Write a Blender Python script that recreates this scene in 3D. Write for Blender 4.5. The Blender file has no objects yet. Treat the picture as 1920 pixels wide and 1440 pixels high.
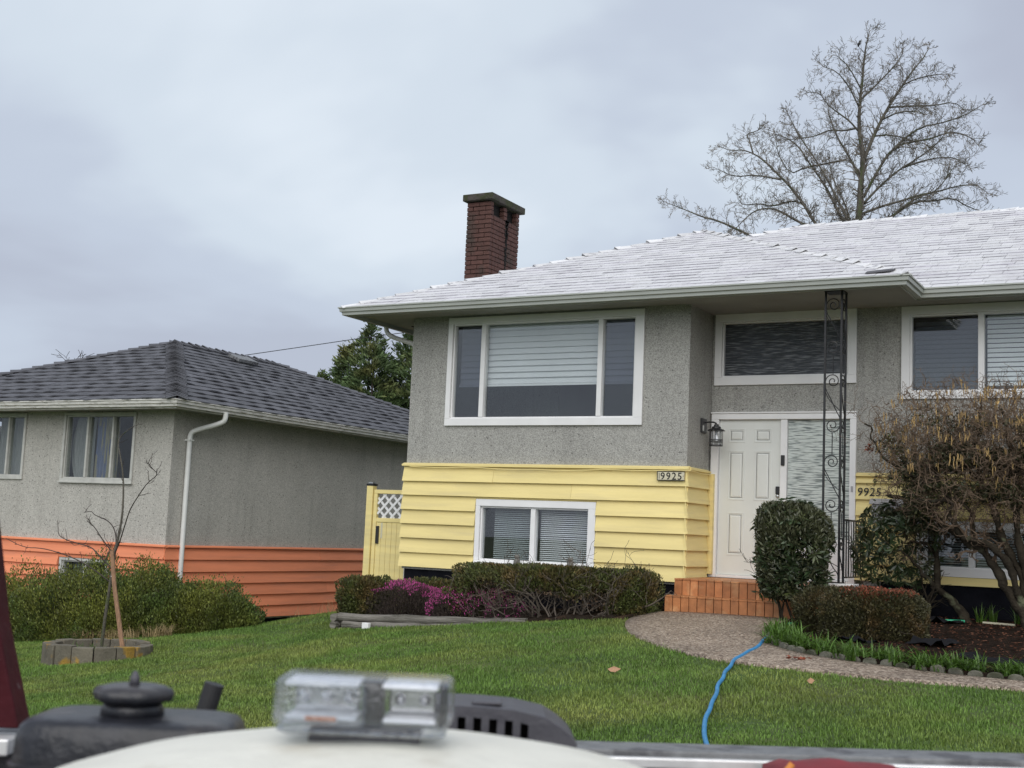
import bpy, math, random
import numpy as np
from mathutils import Vector, Matrix

random.seed(7)
RNG = np.random.default_rng(11)
SC = bpy.context.scene
COL = SC.collection

# ---------------------------------------------------------------- camera
YAW, PITCH, ROLL = math.radians(28.99), math.radians(6.67), math.radians(2.452)
CAM = Vector((0.0, -15.3, 0.85))
fw = Vector((-math.sin(YAW) * math.cos(PITCH), math.cos(YAW) * math.cos(PITCH), math.sin(PITCH)))
r0 = Vector((math.cos(YAW), math.sin(YAW), 0))
u0 = r0.cross(fw)
rt = r0 * math.cos(ROLL) + u0 * math.sin(ROLL)
up = u0 * math.cos(ROLL) - r0 * math.sin(ROLL)
cd = bpy.data.cameras.new('camera')
cd.sensor_width = 36.0
cd.lens = 2398.0 / 1920.0 * 36.0
cd.clip_start = 0.05
cd.clip_end = 2000
cd.dof.use_dof = True
cd.dof.focus_distance = 17.0
cd.dof.aperture_fstop = 9.0
cam = bpy.data.objects.new('camera', cd)
COL.objects.link(cam)
m = Matrix((rt, up, -fw)).transposed().to_4x4()
m.translation = CAM
cam.matrix_world = m
SC.camera = cam

# ---------------------------------------------------------------- sky, sun, exposure
SUN_DIR = Vector((0.36, -0.76, 0.70)).normalized()      # towards the sun
W = bpy.data.worlds.new('World')
SC.world = W
W.use_nodes = True
nt = W.node_tree
nt.nodes.clear()
N = nt.nodes.new
L = nt.links.new
out = N('ShaderNodeOutputWorld')
bg = N('ShaderNodeBackground')
sky = N('ShaderNodeTexSky')
sky.sky_type = 'NISHITA'
sky.sun_disc = False
sky.sun_elevation = math.asin(SUN_DIR.z)
sky.sun_rotation = math.atan2(SUN_DIR.x, SUN_DIR.y)
tc = N('ShaderNodeTexCoord')
sep = N('ShaderNodeSeparateXYZ')
rot = N('ShaderNodeVectorRotate'); rot.rotation_type = 'Z_AXIS'; rot.inputs['Angle'].default_value = -0.18
L(tc.outputs['Generated'], rot.inputs['Vector']); L(rot.outputs[0], sep.inputs[0])
ab = N('ShaderNodeMath'); ab.operation = 'ABSOLUTE'; L(sep.outputs[2], ab.inputs[0])
ad = N('ShaderNodeMath'); ad.operation = 'ADD'; ad.inputs[1].default_value = 0.30; L(ab.outputs[0], ad.inputs[0])
dx = N('ShaderNodeMath'); dx.operation = 'DIVIDE'; L(sep.outputs[0], dx.inputs[0]); L(ad.outputs[0], dx.inputs[1])
dy = N('ShaderNodeMath'); dy.operation = 'DIVIDE'; L(sep.outputs[1], dy.inputs[0]); L(ad.outputs[0], dy.inputs[1])
cmb = N('ShaderNodeCombineXYZ'); L(dx.outputs[0], cmb.inputs[0]); L(dy.outputs[0], cmb.inputs[1])
cmb.inputs[2].default_value = 4.11
n1 = N('ShaderNodeTexNoise'); n1.inputs['Scale'].default_value = 0.95; n1.inputs['Detail'].default_value = 5.0
n1.inputs['Roughness'].default_value = 0.48; n1.inputs['Distortion'].default_value = 0.25
L(cmb.outputs[0], n1.inputs['Vector'])
cr = N('ShaderNodeValToRGB')
cr.color_ramp.interpolation = 'EASE'
e = cr.color_ramp.elements
e[0].position = 0.41; e[0].color = (0.455, 0.495, 0.595, 1)
e[1].position = 0.66; e[1].color = (0.73, 0.80, 0.875, 1)
k = e.new(0.51); k.color = (0.53, 0.59, 0.695, 1)
k = e.new(0.59); k.color = (0.64, 0.715, 0.80, 1)
L(n1.outputs['Fac'], cr.inputs[0])
mul = N('ShaderNodeMix'); mul.data_type = 'RGBA'; mul.blend_type = 'MULTIPLY'; mul.inputs[0].default_value = 1.0
L(sky.outputs[0], mul.inputs[6]); mul.inputs[7].default_value = (0.1, 0.1, 0.1, 1)
mx = N('ShaderNodeMix'); mx.data_type = 'RGBA'; mx.inputs[0].default_value = 0.94
L(mul.outputs[2], mx.inputs[6]); L(cr.outputs[0], mx.inputs[7])
L(mx.outputs[2], bg.inputs[0])
bg.inputs[1].default_value = 0.66
L(bg.outputs[0], out.inputs[0])

sd = bpy.data.lights.new('sun', 'SUN')
sd.energy = 1.5
sd.angle = math.radians(75)
sd.color = (1.0, 0.96, 0.9)
sun = bpy.data.objects.new('sun', sd)
COL.objects.link(sun)
sun.rotation_euler = SUN_DIR.to_track_quat('Z', 'Y').to_euler()
sun.location = (0, -20, 30)

SC.view_settings.view_transform = 'Standard'
SC.view_settings.look = 'None'
SC.view_settings.exposure = 0.70
SC.view_settings.gamma = 1.0
SC.view_settings.use_curve_mapping = False
SC.cycles.use_denoising = True
SC.cycles.max_bounces = 8
SC.cycles.transparent_max_bounces = 12

# ---------------------------------------------------------------- materials
def base_mat(name):
    m = bpy.data.materials.new(name)
    m.use_nodes = True
    nt = m.node_tree
    b = nt.nodes['Principled BSDF']
    return m, nt, b

def mat(name, col, rough=0.7, var=0.15, scale=6.0, bump=0.0, bscale=40.0, metal=0.0, spec=None,
        rnd=0.0, col2=None, c2scale=3.0, c2lo=0.5, c2hi=0.65, stretch=(1, 1, 1), detail=5.0, isl=0.0, transl=0.0, bdist=0.02, coat=0.0):
    """colour with noise variation, optional second colour in patches, per-object / per-island value jitter, bump"""
    m, nt, b = base_mat(name)
    N = nt.nodes.new; L = nt.links.new
    tc = N('ShaderNodeTexCoord')
    geo = N('ShaderNodeNewGeometry')
    mp = N('ShaderNodeMapping'); mp.inputs['Scale'].default_value = stretch
    L(geo.outputs['Position'], mp.inputs[0])
    P = mp.outputs[0]
    n = N('ShaderNodeTexNoise'); n.inputs['Scale'].default_value = scale; n.inputs['Detail'].default_value = detail
    L(P, n.inputs['Vector'])
    mr = N('ShaderNodeMapRange'); mr.inputs[1].default_value = 0.3; mr.inputs[2].default_value = 0.7
    mr.inputs[3].default_value = 1 - var; mr.inputs[4].default_value = 1 + var
    L(n.outputs['Fac'], mr.inputs[0])
    val = mr.outputs[0]
    if rnd:
        oi = N('ShaderNodeObjectInfo')
        r = N('ShaderNodeMapRange'); r.inputs[3].default_value = 1 - rnd; r.inputs[4].default_value = 1 + rnd
        L(oi.outputs['Random'], r.inputs[0])
        mu = N('ShaderNodeMath'); mu.operation = 'MULTIPLY'; L(val, mu.inputs[0]); L(r.outputs[0], mu.inputs[1]); val = mu.outputs[0]
    if isl:
        r = N('ShaderNodeMapRange'); r.inputs[3].default_value = 1 - isl; r.inputs[4].default_value = 1 + isl
        L(geo.outputs['Random Per Island'], r.inputs[0])
        mu = N('ShaderNodeMath'); mu.operation = 'MULTIPLY'; L(val, mu.inputs[0]); L(r.outputs[0], mu.inputs[1]); val = mu.outputs[0]
    c = None
    if col2 is not None:
        n2 = N('ShaderNodeTexNoise'); n2.inputs['Scale'].default_value = c2scale; n2.inputs['Detail'].default_value = 6.0
        L(P, n2.inputs['Vector'])
        m2 = N('ShaderNodeMapRange'); m2.inputs[1].default_value = c2lo; m2.inputs[2].default_value = c2hi
        L(n2.outputs['Fac'], m2.inputs[0])
        mc = N('ShaderNodeMix'); mc.data_type = 'RGBA'
        mc.inputs[6].default_value = (*col, 1); mc.inputs[7].default_value = (*col2, 1)
        L(m2.outputs[0], mc.inputs[0])
        c = mc.outputs[2]
    vm = N('ShaderNodeVectorMath'); vm.operation = 'SCALE'
    if c is not None: L(c, vm.inputs[0])
    else: vm.inputs[0].default_value = col
    L(val, vm.inputs['Scale'])
    L(vm.outputs[0], b.inputs['Base Color'])
    b.inputs['Roughness'].default_value = rough
    b.inputs['Metallic'].default_value = metal
    if spec is not None: b.inputs['Specular IOR Level'].default_value = spec
    if coat: b.inputs['Coat Weight'].default_value = coat
    if bump:
        nb = N('ShaderNodeTexNoise'); nb.inputs['Scale'].default_value = bscale; nb.inputs['Detail'].default_value = 6.0
        L(P, nb.inputs['Vector'])
        bp = N('ShaderNodeBump'); bp.inputs['Strength'].default_value = bump; bp.inputs['Distance'].default_value = bdist
        L(nb.outputs['Fac'], bp.inputs['Height'])
        L(bp.outputs[0], b.inputs['Normal'])
    if transl:
        tr = N('ShaderNodeBsdfTranslucent'); L(vm.outputs[0], tr.inputs[0])
        ms = N('ShaderNodeMixShader'); ms.inputs[0].default_value = transl
        L(b.outputs[0], ms.inputs[1]); L(tr.outputs[0], ms.inputs[2])
        L(ms.outputs[0], nt.nodes['Material Output'].inputs[0])
    return m

def speckle_mat(name, col, dark, light, scale=70.0, dlo=0.0, bump=0.5, weather=0.12, speck=0.11, wcol=None):
    """rough-cast stucco: grit of light and dark chips, big faint weather patches, rain streaks"""
    m, nt, b = base_mat(name)
    N = nt.nodes.new; L = nt.links.new
    geo = N('ShaderNodeNewGeometry')
    P = geo.outputs['Position']
    v = N('ShaderNodeTexVoronoi'); v.inputs['Scale'].default_value = scale; L(P, v.inputs['Vector'])
    sx = N('ShaderNodeSeparateColor'); L(v.outputs['Color'], sx.inputs[0])
    cr = N('ShaderNodeValToRGB'); e = cr.color_ramp.elements
    e[0].position = 0.0; e[0].color = (*dark, 1); e[1].position = 1.0; e[1].color = (*light, 1)
    k = e.new(0.25); k.color = tuple(x * .82 for x in col) + (1,)
    k = e.new(0.6); k.color = (*col, 1)
    L(sx.outputs[0], cr.inputs[0])
    # sparse dark chips
    v2 = N('ShaderNodeTexVoronoi'); v2.inputs['Scale'].default_value = scale * .33; L(P, v2.inputs['Vector'])
    s2 = N('ShaderNodeSeparateColor'); L(v2.outputs['Color'], s2.inputs[0])
    lt = N('ShaderNodeMath'); lt.operation = 'LESS_THAN'; lt.inputs[1].default_value = speck; L(s2.outputs[1], lt.inputs[0])
    d2 = N('ShaderNodeMath'); d2.operation = 'LESS_THAN'; d2.inputs[1].default_value = 0.32; L(v2.outputs['Distance'], d2.inputs[0])
    an = N('ShaderNodeMath'); an.operation = 'MULTIPLY'; L(lt.outputs[0], an.inputs[0]); L(d2.outputs[0], an.inputs[1])
    mc = N('ShaderNodeMix'); mc.data_type = 'RGBA'; L(an.outputs[0], mc.inputs[0]); L(cr.outputs[0], mc.inputs[6])
    mc.inputs[7].default_value = tuple(x * .6 for x in dark) + (1,)
    # weathering
    mp = N('ShaderNodeMapping'); mp.inputs['Scale'].default_value = (1.3, 1.3, 0.9); L(P, mp.inputs[0])
    n = N('ShaderNodeTexNoise'); n.inputs['Scale'].default_value = 1.2; n.inputs['Detail'].default_value = 7; n.inputs['Roughness'].default_value = .62
    L(mp.outputs[0], n.inputs['Vector'])
    mr = N('ShaderNodeMapRange'); mr.inputs[1].default_value = .3; mr.inputs[2].default_value = .7
    mr.inputs[3].default_value = 1 - weather; mr.inputs[4].default_value = 1 + weather
    L(n.outputs['Fac'], mr.inputs[0])
    mp2 = N('ShaderNodeMapping'); mp2.inputs['Scale'].default_value = (5, 5, .28); L(P, mp2.inputs[0])
    ns = N('ShaderNodeTexNoise'); ns.inputs['Scale'].default_value = 1.0; ns.inputs['Detail'].default_value = 5; L(mp2.outputs[0], ns.inputs['Vector'])
    ms_ = N('ShaderNodeMapRange'); ms_.inputs[1].default_value = .52; ms_.inputs[2].default_value = .72; ms_.inputs[3].default_value = 1.0; ms_.inputs[4].default_value = .86
    L(ns.outputs['Fac'], ms_.inputs[0])
    pr_ = N('ShaderNodeMath'); pr_.operation = 'MULTIPLY'; L(mr.outputs[0], pr_.inputs[0]); L(ms_.outputs[0], pr_.inputs[1])
    vm = N('ShaderNodeVectorMath'); vm.operation = 'SCALE'; L(mc.outputs[2], vm.inputs[0]); L(pr_.outputs[0], vm.inputs['Scale'])
    L(vm.outputs[0], b.inputs['Base Color'])
    b.inputs['Roughness'].default_value = .95; b.inputs['Specular IOR Level'].default_value = .2
    bp = N('ShaderNodeBump'); bp.inputs['Strength'].default_value = bump; bp.inputs['Distance'].default_value = .012
    L(v.outputs['Distance'], bp.inputs['Height']); L(bp.outputs[0], b.inputs['Normal'])
    return m

def glass_mat(name, refl=0.11, tint=(.94, .955, .96), rough=0.0, wave=0.0):
    m, nt, b = base_mat(name)
    nt.nodes.remove(b)
    N = nt.nodes.new; L = nt.links.new
    t = N('ShaderNodeBsdfTransparent'); t.inputs[0].default_value = (*tint, 1)
    g = N('ShaderNodeBsdfGlossy'); g.inputs['Roughness'].default_value = rough
    fr = N('ShaderNodeLayerWeight'); fr.inputs[0].default_value = .5
    pw = N('ShaderNodeMath'); pw.operation = 'POWER'; pw.inputs[1].default_value = 4.0; L(fr.outputs['Facing'], pw.inputs[0])
    a = N('ShaderNodeMath'); a.operation = 'MULTIPLY_ADD'; a.inputs[1].default_value = .8; a.inputs[2].default_value = refl; a.use_clamp = True
    L(pw.outputs[0], a.inputs[0])
    if wave:
        geo = N('ShaderNodeNewGeometry')
        n = N('ShaderNodeTexNoise'); n.inputs['Scale'].default_value = 2.5; L(geo.outputs['Position'], n.inputs['Vector'])
        bp = N('ShaderNodeBump'); bp.inputs['Strength'].default_value = wave; bp.inputs['Distance'].default_value = .01
        L(n.outputs['Fac'], bp.inputs['Height']); L(bp.outputs[0], g.inputs['Normal'])
    ms = N('ShaderNodeMixShader'); L(a.outputs[0], ms.inputs[0]); L(t.outputs[0], ms.inputs[1]); L(g.outputs[0], ms.inputs[2])
    L(ms.outputs[0], nt.nodes['Material Output'].inputs[0])
    return m

def reeded_mat(name, dark, light, lo=.42, hi=.62):
    """pebbled cathedral glass with short horizontal ripples, their dark and light put into the colour"""
    m, nt, b = base_mat(name)
    N = nt.nodes.new; L = nt.links.new
    geo = N('ShaderNodeNewGeometry')
    mp = N('ShaderNodeMapping'); mp.inputs['Scale'].default_value = (6, 6, 78); L(geo.outputs['Position'], mp.inputs[0])
    n = N('ShaderNodeTexNoise'); n.inputs['Scale'].default_value = 1.0; n.inputs['Detail'].default_value = 2.5; L(mp.outputs[0], n.inputs['Vector'])
    mr = N('ShaderNodeMapRange'); mr.inputs[1].default_value = lo; mr.inputs[2].default_value = hi; L(n.outputs['Fac'], mr.inputs[0])
    mc = N('ShaderNodeMix'); mc.data_type = 'RGBA'; mc.inputs[6].default_value = (*dark, 1); mc.inputs[7].default_value = (*light, 1)
    L(mr.outputs[0], mc.inputs[0]); L(mc.outputs[2], b.inputs['Base Color'])
    b.inputs['Roughness'].default_value = .12
    bp = N('ShaderNodeBump'); bp.inputs['Strength'].default_value = .6; bp.inputs['Distance'].default_value = .01
    L(n.outputs['Fac'], bp.inputs['Height']); L(bp.outputs[0], b.inputs['Normal'])
    return m

def aggregate_mat(name):
    m, nt, b = base_mat(name)
    N = nt.nodes.new; L = nt.links.new
    geo = N('ShaderNodeNewGeometry')
    v = N('ShaderNodeTexVoronoi'); v.inputs['Scale'].default_value = 55; L(geo.outputs['Position'], v.inputs['Vector'])
    s = N('ShaderNodeSeparateColor'); L(v.outputs['Color'], s.inputs[0])
    cr = N('ShaderNodeValToRGB'); e = cr.color_ramp.elements
    e[0].color = (.10, .075, .058, 1); e[1].color = (.55, .46, .365, 1)
    k = e.new(.35); k.color = (.24, .18, .135, 1); k = e.new(.7); k.color = (.36, .285, .22, 1)
    L(s.outputs[0], cr.inputs[0])
    n = N('ShaderNodeTexNoise'); n.inputs['Scale'].default_value = 1.5; n.inputs['Detail'].default_value = 5; L(geo.outputs['Position'], n.inputs['Vector'])
    mr = N('ShaderNodeMapRange'); mr.inputs[1].default_value = .3; mr.inputs[2].default_value = .7; mr.inputs[3].default_value = .72; mr.inputs[4].default_value = 1.1
    L(n.outputs['Fac'], mr.inputs[0])
    vm = N('ShaderNodeVectorMath'); vm.operation = 'SCALE'; L(cr.outputs[0], vm.inputs[0]); L(mr.outputs[0], vm.inputs['Scale'])
    L(vm.outputs[0], b.inputs['Base Color']); b.inputs['Roughness'].default_value = .6
    bp = N('ShaderNodeBump'); bp.inputs['Strength'].default_value = .8; bp.inputs['Distance'].default_value = .012; bp.invert = True
    L(v.outputs['Distance'], bp.inputs['Height']); L(bp.outputs[0], b.inputs['Normal'])
    return m

def clear_mat(name):
    """wet clear polycarbonate: mostly see-through, glossy, beaded with drops"""
    m, nt, b = base_mat(name)
    nt.nodes.remove(b)
    N = nt.nodes.new; L = nt.links.new
    geo = N('ShaderNodeNewGeometry')
    v = N('ShaderNodeTexVoronoi'); v.inputs['Scale'].default_value = 210; L(geo.outputs['Position'], v.inputs['Vector'])
    bp = N('ShaderNodeBump'); bp.inputs['Strength'].default_value = .55; bp.inputs['Distance'].default_value = .003; bp.invert = True
    L(v.outputs['Distance'], bp.inputs['Height'])
    t = N('ShaderNodeBsdfTransparent'); t.inputs[0].default_value = (.87, .885, .90, 1)
    g = N('ShaderNodeBsdfGlossy'); g.inputs['Roughness'].default_value = .16; g.inputs[0].default_value = (.95, .97, 1, 1); L(bp.outputs[0], g.inputs['Normal'])
    fr = N('ShaderNodeLayerWeight'); fr.inputs[0].default_value = .5; L(bp.outputs[0], fr.inputs['Normal'])
    pw = N('ShaderNodeMath'); pw.operation = 'POWER'; pw.inputs[1].default_value = 2.2; L(fr.outputs['Facing'], pw.inputs[0])
    a = N('ShaderNodeMath'); a.operation = 'MULTIPLY_ADD'; a.inputs[1].default_value = .7; a.inputs[2].default_value = .07; a.use_clamp = True; L(pw.outputs[0], a.inputs[0])
    ms = N('ShaderNodeMixShader'); L(a.outputs[0], ms.inputs[0]); L(t.outputs[0], ms.inputs[1]); L(g.outputs[0], ms.inputs[2])
    L(ms.outputs[0], nt.nodes['Material Output'].inputs[0])
    return m

M = {}
M['stucco'] = speckle_mat('grey_stucco', (.385, .38, .355), (.25, .245, .23), (.50, .495, .465), 105, weather=.10, bump=.35, speck=.015)
M['stucco2'] = speckle_mat('neighbour_stucco', (.475, .46, .42), (.34, .33, .30), (.57, .555, .51), 95, weather=.09, bump=.3, speck=.055)
M['yellow'] = mat('yellow_paint', (.83, .69, .30), .62, .07, 3, .35, 55, stretch=(.35, .35, 4), rnd=.05, bdist=.006, col2=(.72, .60, .285), c2scale=2.6, c2lo=.52, c2hi=.74)
M['orange'] = mat('orange_paint', (.82, .275, .135), .62, .08, 3, .35, 55, stretch=(.35, .35, 4), rnd=.05, bdist=.006, col2=(.70, .25, .14), c2scale=2.6, c2lo=.52, c2hi=.74)
M['white'] = mat('white_trim', (.82, .82, .82), .45, .04, 4)
M['door'] = mat('door_paint', (.71, .73, .70), .42, .03, 3)
M['black_base'] = mat('black_foundation', (.008, .0085, .012), .9, .3, 5, .3, 30, spec=.08)
M['soffit'] = mat('soffit_paint', (.30, .30, .285), .8, .08, 2, .2, 60)
M['gutter'] = mat('gutter_metal', (.40, .42, .39), .45, .07, 2.5, stretch=(1, 1, 6))
M['gutter2'] = mat('weathered_gutter', (.62, .61, .57), .5, .18, 5, col2=(.28, .27, .23), c2scale=7, c2lo=.56, c2hi=.72, stretch=(1, 1, 5))
M['snowy'] = mat('frosted_shingle', (.61, .61, .625), .85, .08, 22, .4, 60, rnd=.05, isl=.05, col2=(.49, .48, .505), c2scale=2.2, c2lo=.5, c2hi=.75)
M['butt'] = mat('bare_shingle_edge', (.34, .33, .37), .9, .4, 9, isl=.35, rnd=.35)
M['cap_dark'] = mat('cap_shingle', (.70, .70, .71), .85, .10, 9, .4, 60, rnd=.15, col2=(.30, .30, .32), c2scale=9, c2lo=.55, c2hi=.7)
M['roofbase'] = mat('roof_underlay', (.10, .10, .11), .9, .1, 6)
M['slate'] = mat('dark_shingle', (.092, .094, .106), .8, .22, 7, .5, 70, rnd=.18, isl=.18)
M['slatebase'] = mat('dark_underlay', (.012, .012, .014), .9, .1, 6)
M['brick'] = mat('brick', (.088, .040, .032), .85, .2, 14, .6, 50, rnd=.12, col2=(.05, .035, .028), c2scale=3.2, c2lo=.52, c2hi=.72)
M['mortar'] = mat('mortar', (.055, .032, .027), .95, .2, 12, .4, 50)
M['capstone'] = mat('mossy_concrete', (.06, .052, .045), .9, .25, 10, .6, 40, col2=(.038, .042, .018), c2scale=8, c2lo=.42, c2hi=.56)
M['soot_and_shade'] = mat('soot_and_shade', (.01, .009, .008), .95, .2, 6)  # chimney soot; also the painted shade behind the cover's slots
M['glass'] = glass_mat('window_glass', .08)
M['glass2'] = glass_mat('old_window_glass', .045, (.86, .88, .88), wave=.15)
M['screen'] = glass_mat('insect_screen', .012, (.60, .61, .65), .4)
M['blind'] = mat('blind_slat', (.82, .845, .85), .5, .03, 3)
M['blind_mini'] = mat('mini_blind', (.50, .55, .55), .5, .05, 3)
M['curtain'] = mat('sheer_curtain', (.40, .41, .40), .8, .12, 5, stretch=(12, 1, 1), transl=.2)
M['drape'] = mat('patterned_drape', (.42, .39, .28), .8, .2, 5, stretch=(9, 1, .6), col2=(.20, .24, .38), c2scale=2.2, c2lo=.52, c2hi=.56, transl=.15)
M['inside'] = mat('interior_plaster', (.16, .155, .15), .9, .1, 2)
M['reed_reflection'] = reeded_mat('obscure_glass_painted_reflection', (.04, .045, .052), (.21, .22, .235), .50, .68)  # same glass as the sidelight; the dark soffit's reflection is painted into its colour
M['reed_pale'] = reeded_mat('obscure_glass_pale', (.17, .20, .195), (.60, .65, .62), .38, .53)
M['tile'] = mat('terracotta_tile', (.42, .165, .06), .55, .22, 9, .2, 40, rnd=.2, col2=(.50, .25, .11), c2scale=6)
M['grout'] = mat('dark_grout', (.045, .025, .016), .9, .15, 10)
M['iron'] = mat('wrought_iron', (.016, .016, .018), .42, .2, 20, .2, 80)
M['black_plastic'] = mat('black_plastic', (.018, .018, .02), .4, .15, 10)
M['silver'] = mat('satin_metal', (.55, .55, .54), .3, .1, 10, metal=1.0)
M['plaque'] = mat('cream_plaque', (.62, .58, .43), .6, .08, 12)
M['ink'] = mat('black_paint', (.012, .012, .012), .5, .1, 10)
M['mailgrey'] = mat('grey_mailbox_paint', (.40, .395, .41), .5, .06, 6)
M['agg'] = aggregate_mat('exposed_aggregate')
M['lawn'] = mat('lawn_soil', (.058, .098, .021), .95, .3, 1.3, .5, 60, col2=(.105, .115, .034), c2scale=.9, c2lo=.45, c2hi=.65)
M['grass'] = mat('grass_blade', (.132, .225, .045), .55, .24, 1.7, isl=.45, col2=(.235, .275, .07), c2scale=.8, c2lo=.44, c2hi=.68, transl=.22, spec=.3)
M['drygrass'] = mat('dry_grass', (.36, .27, .14), .8, .2, 5, isl=.3, transl=.2)
M['soil'] = mat('dark_soil', (.022, .017, .013), .95, .35, 9, .8, 50, spec=.05, col2=(.05, .032, .022), c2scale=12)
M['mulch'] = mat('bark_mulch', (.020, .014, .011), .95, .5, 12, 1.0, 45, spec=.04, col2=(.055, .026, .018), c2scale=14, c2lo=.60, c2hi=.72)
M['chip'] = mat('bark_chip', (.10, .045, .028), .9, .3, 9, isl=.8, spec=.1)
M['fabric'] = mat('black_weed_fabric', (.010, .010, .012), .8, .2, 20, spec=.15)
M['bark_twig'] = mat('pale_twig', (.19, .17, .145), .9, .25, 9)
M['log'] = mat('weathered_log', (.21, .195, .17), .9, .3, 5, .7, 35, stretch=(.5, 6, 6), col2=(.07, .065, .05), c2scale=3, c2lo=.5, c2hi=.65)
M['stone'] = mat('concrete_edging', (.15, .145, .115), .9, .22, 8, .5, 45, rnd=.12, col2=(.07, .075, .045), c2scale=5, c2lo=.5, c2hi=.66)
M['lichen_stone'] = mat('lichen_block', (.145, .13, .098), .9, .22, 8, .5, 45, rnd=.15, col2=(.33, .20, .035), c2scale=4.2, c2lo=.57, c2hi=.64)
M['road'] = mat('asphalt', (.05, .05, .052), .9, .2, 12, .4, 60)
M['terrain'] = mat('far_ground', (.06, .085, .03), .95, .3, .3)
M['hose_blue'] = mat('blue_hose', (.05, .25, .50), .5, .18, 9)
M['hose_green'] = mat('green_hose', (.02, .33, .17), .4, .08, 12)
M['bark'] = mat('grey_bark', (.105, .095, .078), .95, .3, 6, .8, 30, stretch=(3, 3, 1), col2=(.06, .075, .03), c2scale=3, c2lo=.52, c2hi=.64)
M['bark_dark'] = mat('dark_bark', (.05, .04, .034), .9, .3, 9, .5, 40)
M['bark_moss'] = mat('mossy_bark', (.034, .028, .02), .95, .4, 9, 1.0, 40, col2=(.095, .10, .062), c2scale=7, c2lo=.58, c2hi=.68, spec=.15)
M['twig_grey'] = mat('dead_twig', (.105, .085, .068), .9, .25, 12)
M['twig_red'] = mat('reddish_twig', (.135, .092, .06), .8, .3, 10, isl=.3)
M['stake'] = mat('stake_wood', (.30, .175, .105), .85, .25, 6, .5, 40, stretch=(8, 8, 1))
M['juniper'] = mat('golden_privet_leaf', (.145, .16, .028), .6, .3, 2.6, isl=.6, col2=(.07, .105, .022), c2scale=1.5, c2lo=.42, c2hi=.6, transl=.15)
M['yew'] = mat('yew_needle', (.062, .075, .016), .65, .3, 4, isl=.6, col2=(.115, .078, .026), c2scale=3.5, c2lo=.46, c2hi=.64, transl=.1)
M['brownleaf'] = mat('brown_needle', (.12, .075, .045), .85, .25, 6, isl=.5)
M['rhodo'] = mat('rhododendron_leaf', (.032, .052, .021), .38, .2, 4, isl=.45, col2=(.075, .09, .028), c2scale=4, c2lo=.55, c2hi=.7, transl=.06, spec=.5)
M['rhodo_top'] = mat('rhododendron_clipped_leaf', (.066, .072, .036), .42, .2, 4, isl=.45, transl=.08, spec=.5)
M['boxleaf'] = mat('boxwood_leaf', (.055, .052, .018), .6, .25, 4, isl=.55, col2=(.085, .055, .02), c2scale=4, c2lo=.5, c2hi=.66, transl=.1)
M['redtip'] = mat('red_leaf_tip', (.22, .06, .03), .6, .25, 6, isl=.5, transl=.1)
M['heath_leaf'] = mat('heather_stem', (.035, .024, .018), .85, .3, 6, isl=.5)
M['heath_pink'] = mat('heather_flower', (.46, .075, .26), .7, .15, 5, isl=.4, transl=.2)
M['hazel_leaf'] = mat('dark_leaf', (.052, .056, .024), .45, .3, 4, isl=.5, col2=(.075, .085, .02), c2scale=3, c2lo=.55, c2hi=.68, transl=.08)
M['catkin'] = mat('catkin', (.40, .27, .11), .85, .15, 10, isl=.3)
M['strap'] = mat('strap_leaf', (.085, .165, .025), .45, .2, 5, isl=.45, transl=.25)
M['conifer'] = mat('cypress_spray', (.075, .12, .042), .7, .25, 1.2, isl=.55, col2=(.15, .155, .05), c2scale=.9, c2lo=.5, c2hi=.68, transl=.12)
M['cream_plastic'] = mat('cream_tank_plastic', (.76, .745, .66), .5, .06, 14, .15, 60, col2=(.55, .50, .40), c2scale=9, c2lo=.62, c2hi=.78)
M['tank_black'] = mat('black_tank_paint', (.016, .017, .022), .36, .35, 14, .2, 50, col2=(.045, .04, .04), c2scale=12)
M['rubber'] = mat('rubber', (.022, .022, .024), .65, .2, 20)
M['vent_grey'] = mat('grey_moulded_plastic', (.065, .063, .075), .5, .15, 12, .15, 60)
M['clear'] = clear_mat('clear_lens')
M['chrome'] = mat('reflector', (.8, .8, .82), .18, .1, 30, metal=1.0)
M['lampwhite'] = mat('white_insert', (.85, .86, .9), .4, .05, 20)
M['amber'] = mat('amber_insert', (.75, .22, .05), .4, .1, 20)
M['maroon'] = mat('maroon_paint', (.055, .008, .012), .6, .2, 20, .1, 60, spec=.15, col2=(.16, .12, .12), c2scale=60, c2lo=.68, c2hi=.74)
M['railgrey'] = mat('worn_rail_metal', (.19, .195, .20), .5, .4, 14, .2, 70, col2=(.06, .06, .065), c2scale=14, c2lo=.48, c2hi=.62)
M['raillip'] = mat('bright_edge', (.72, .72, .72), .35, .15, 18, metal=.4)
M['bedliner'] = mat('wet_bed_panel', (.035, .033, .04), .22, .5, 12, .3, 20)
M['redcloth'] = mat('red_fabric', (.20, .010, .016), .6, .2, 20)
M['orange_plastic'] = mat('orange_plastic', (.6, .22, .04), .5, .1, 20)
M['ornament'] = mat('grey_cast_stone', (.16, .155, .14), .9, .25, 30, .4, 60)
M['cedar'] = mat('dark_post_cap', (.012, .012, .014), .4, .2, 20)

# ---------------------------------------------------------------- helpers
ORG = {}

def tag(o, label=None, cat=None, group=None, kind=None):
    if label: o['label'] = label
    if cat: o['category'] = cat
    if group: o['group'] = group
    if kind: o['kind'] = kind
    return o

def thing(name, loc, label, cat, group=None):
    o = bpy.data.objects.new(name, None)
    o.empty_display_size = .2
    COL.objects.link(o)
    o.location = loc
    ORG[o.name] = Vector(loc)
    return tag(o, label, cat, group)

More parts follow.
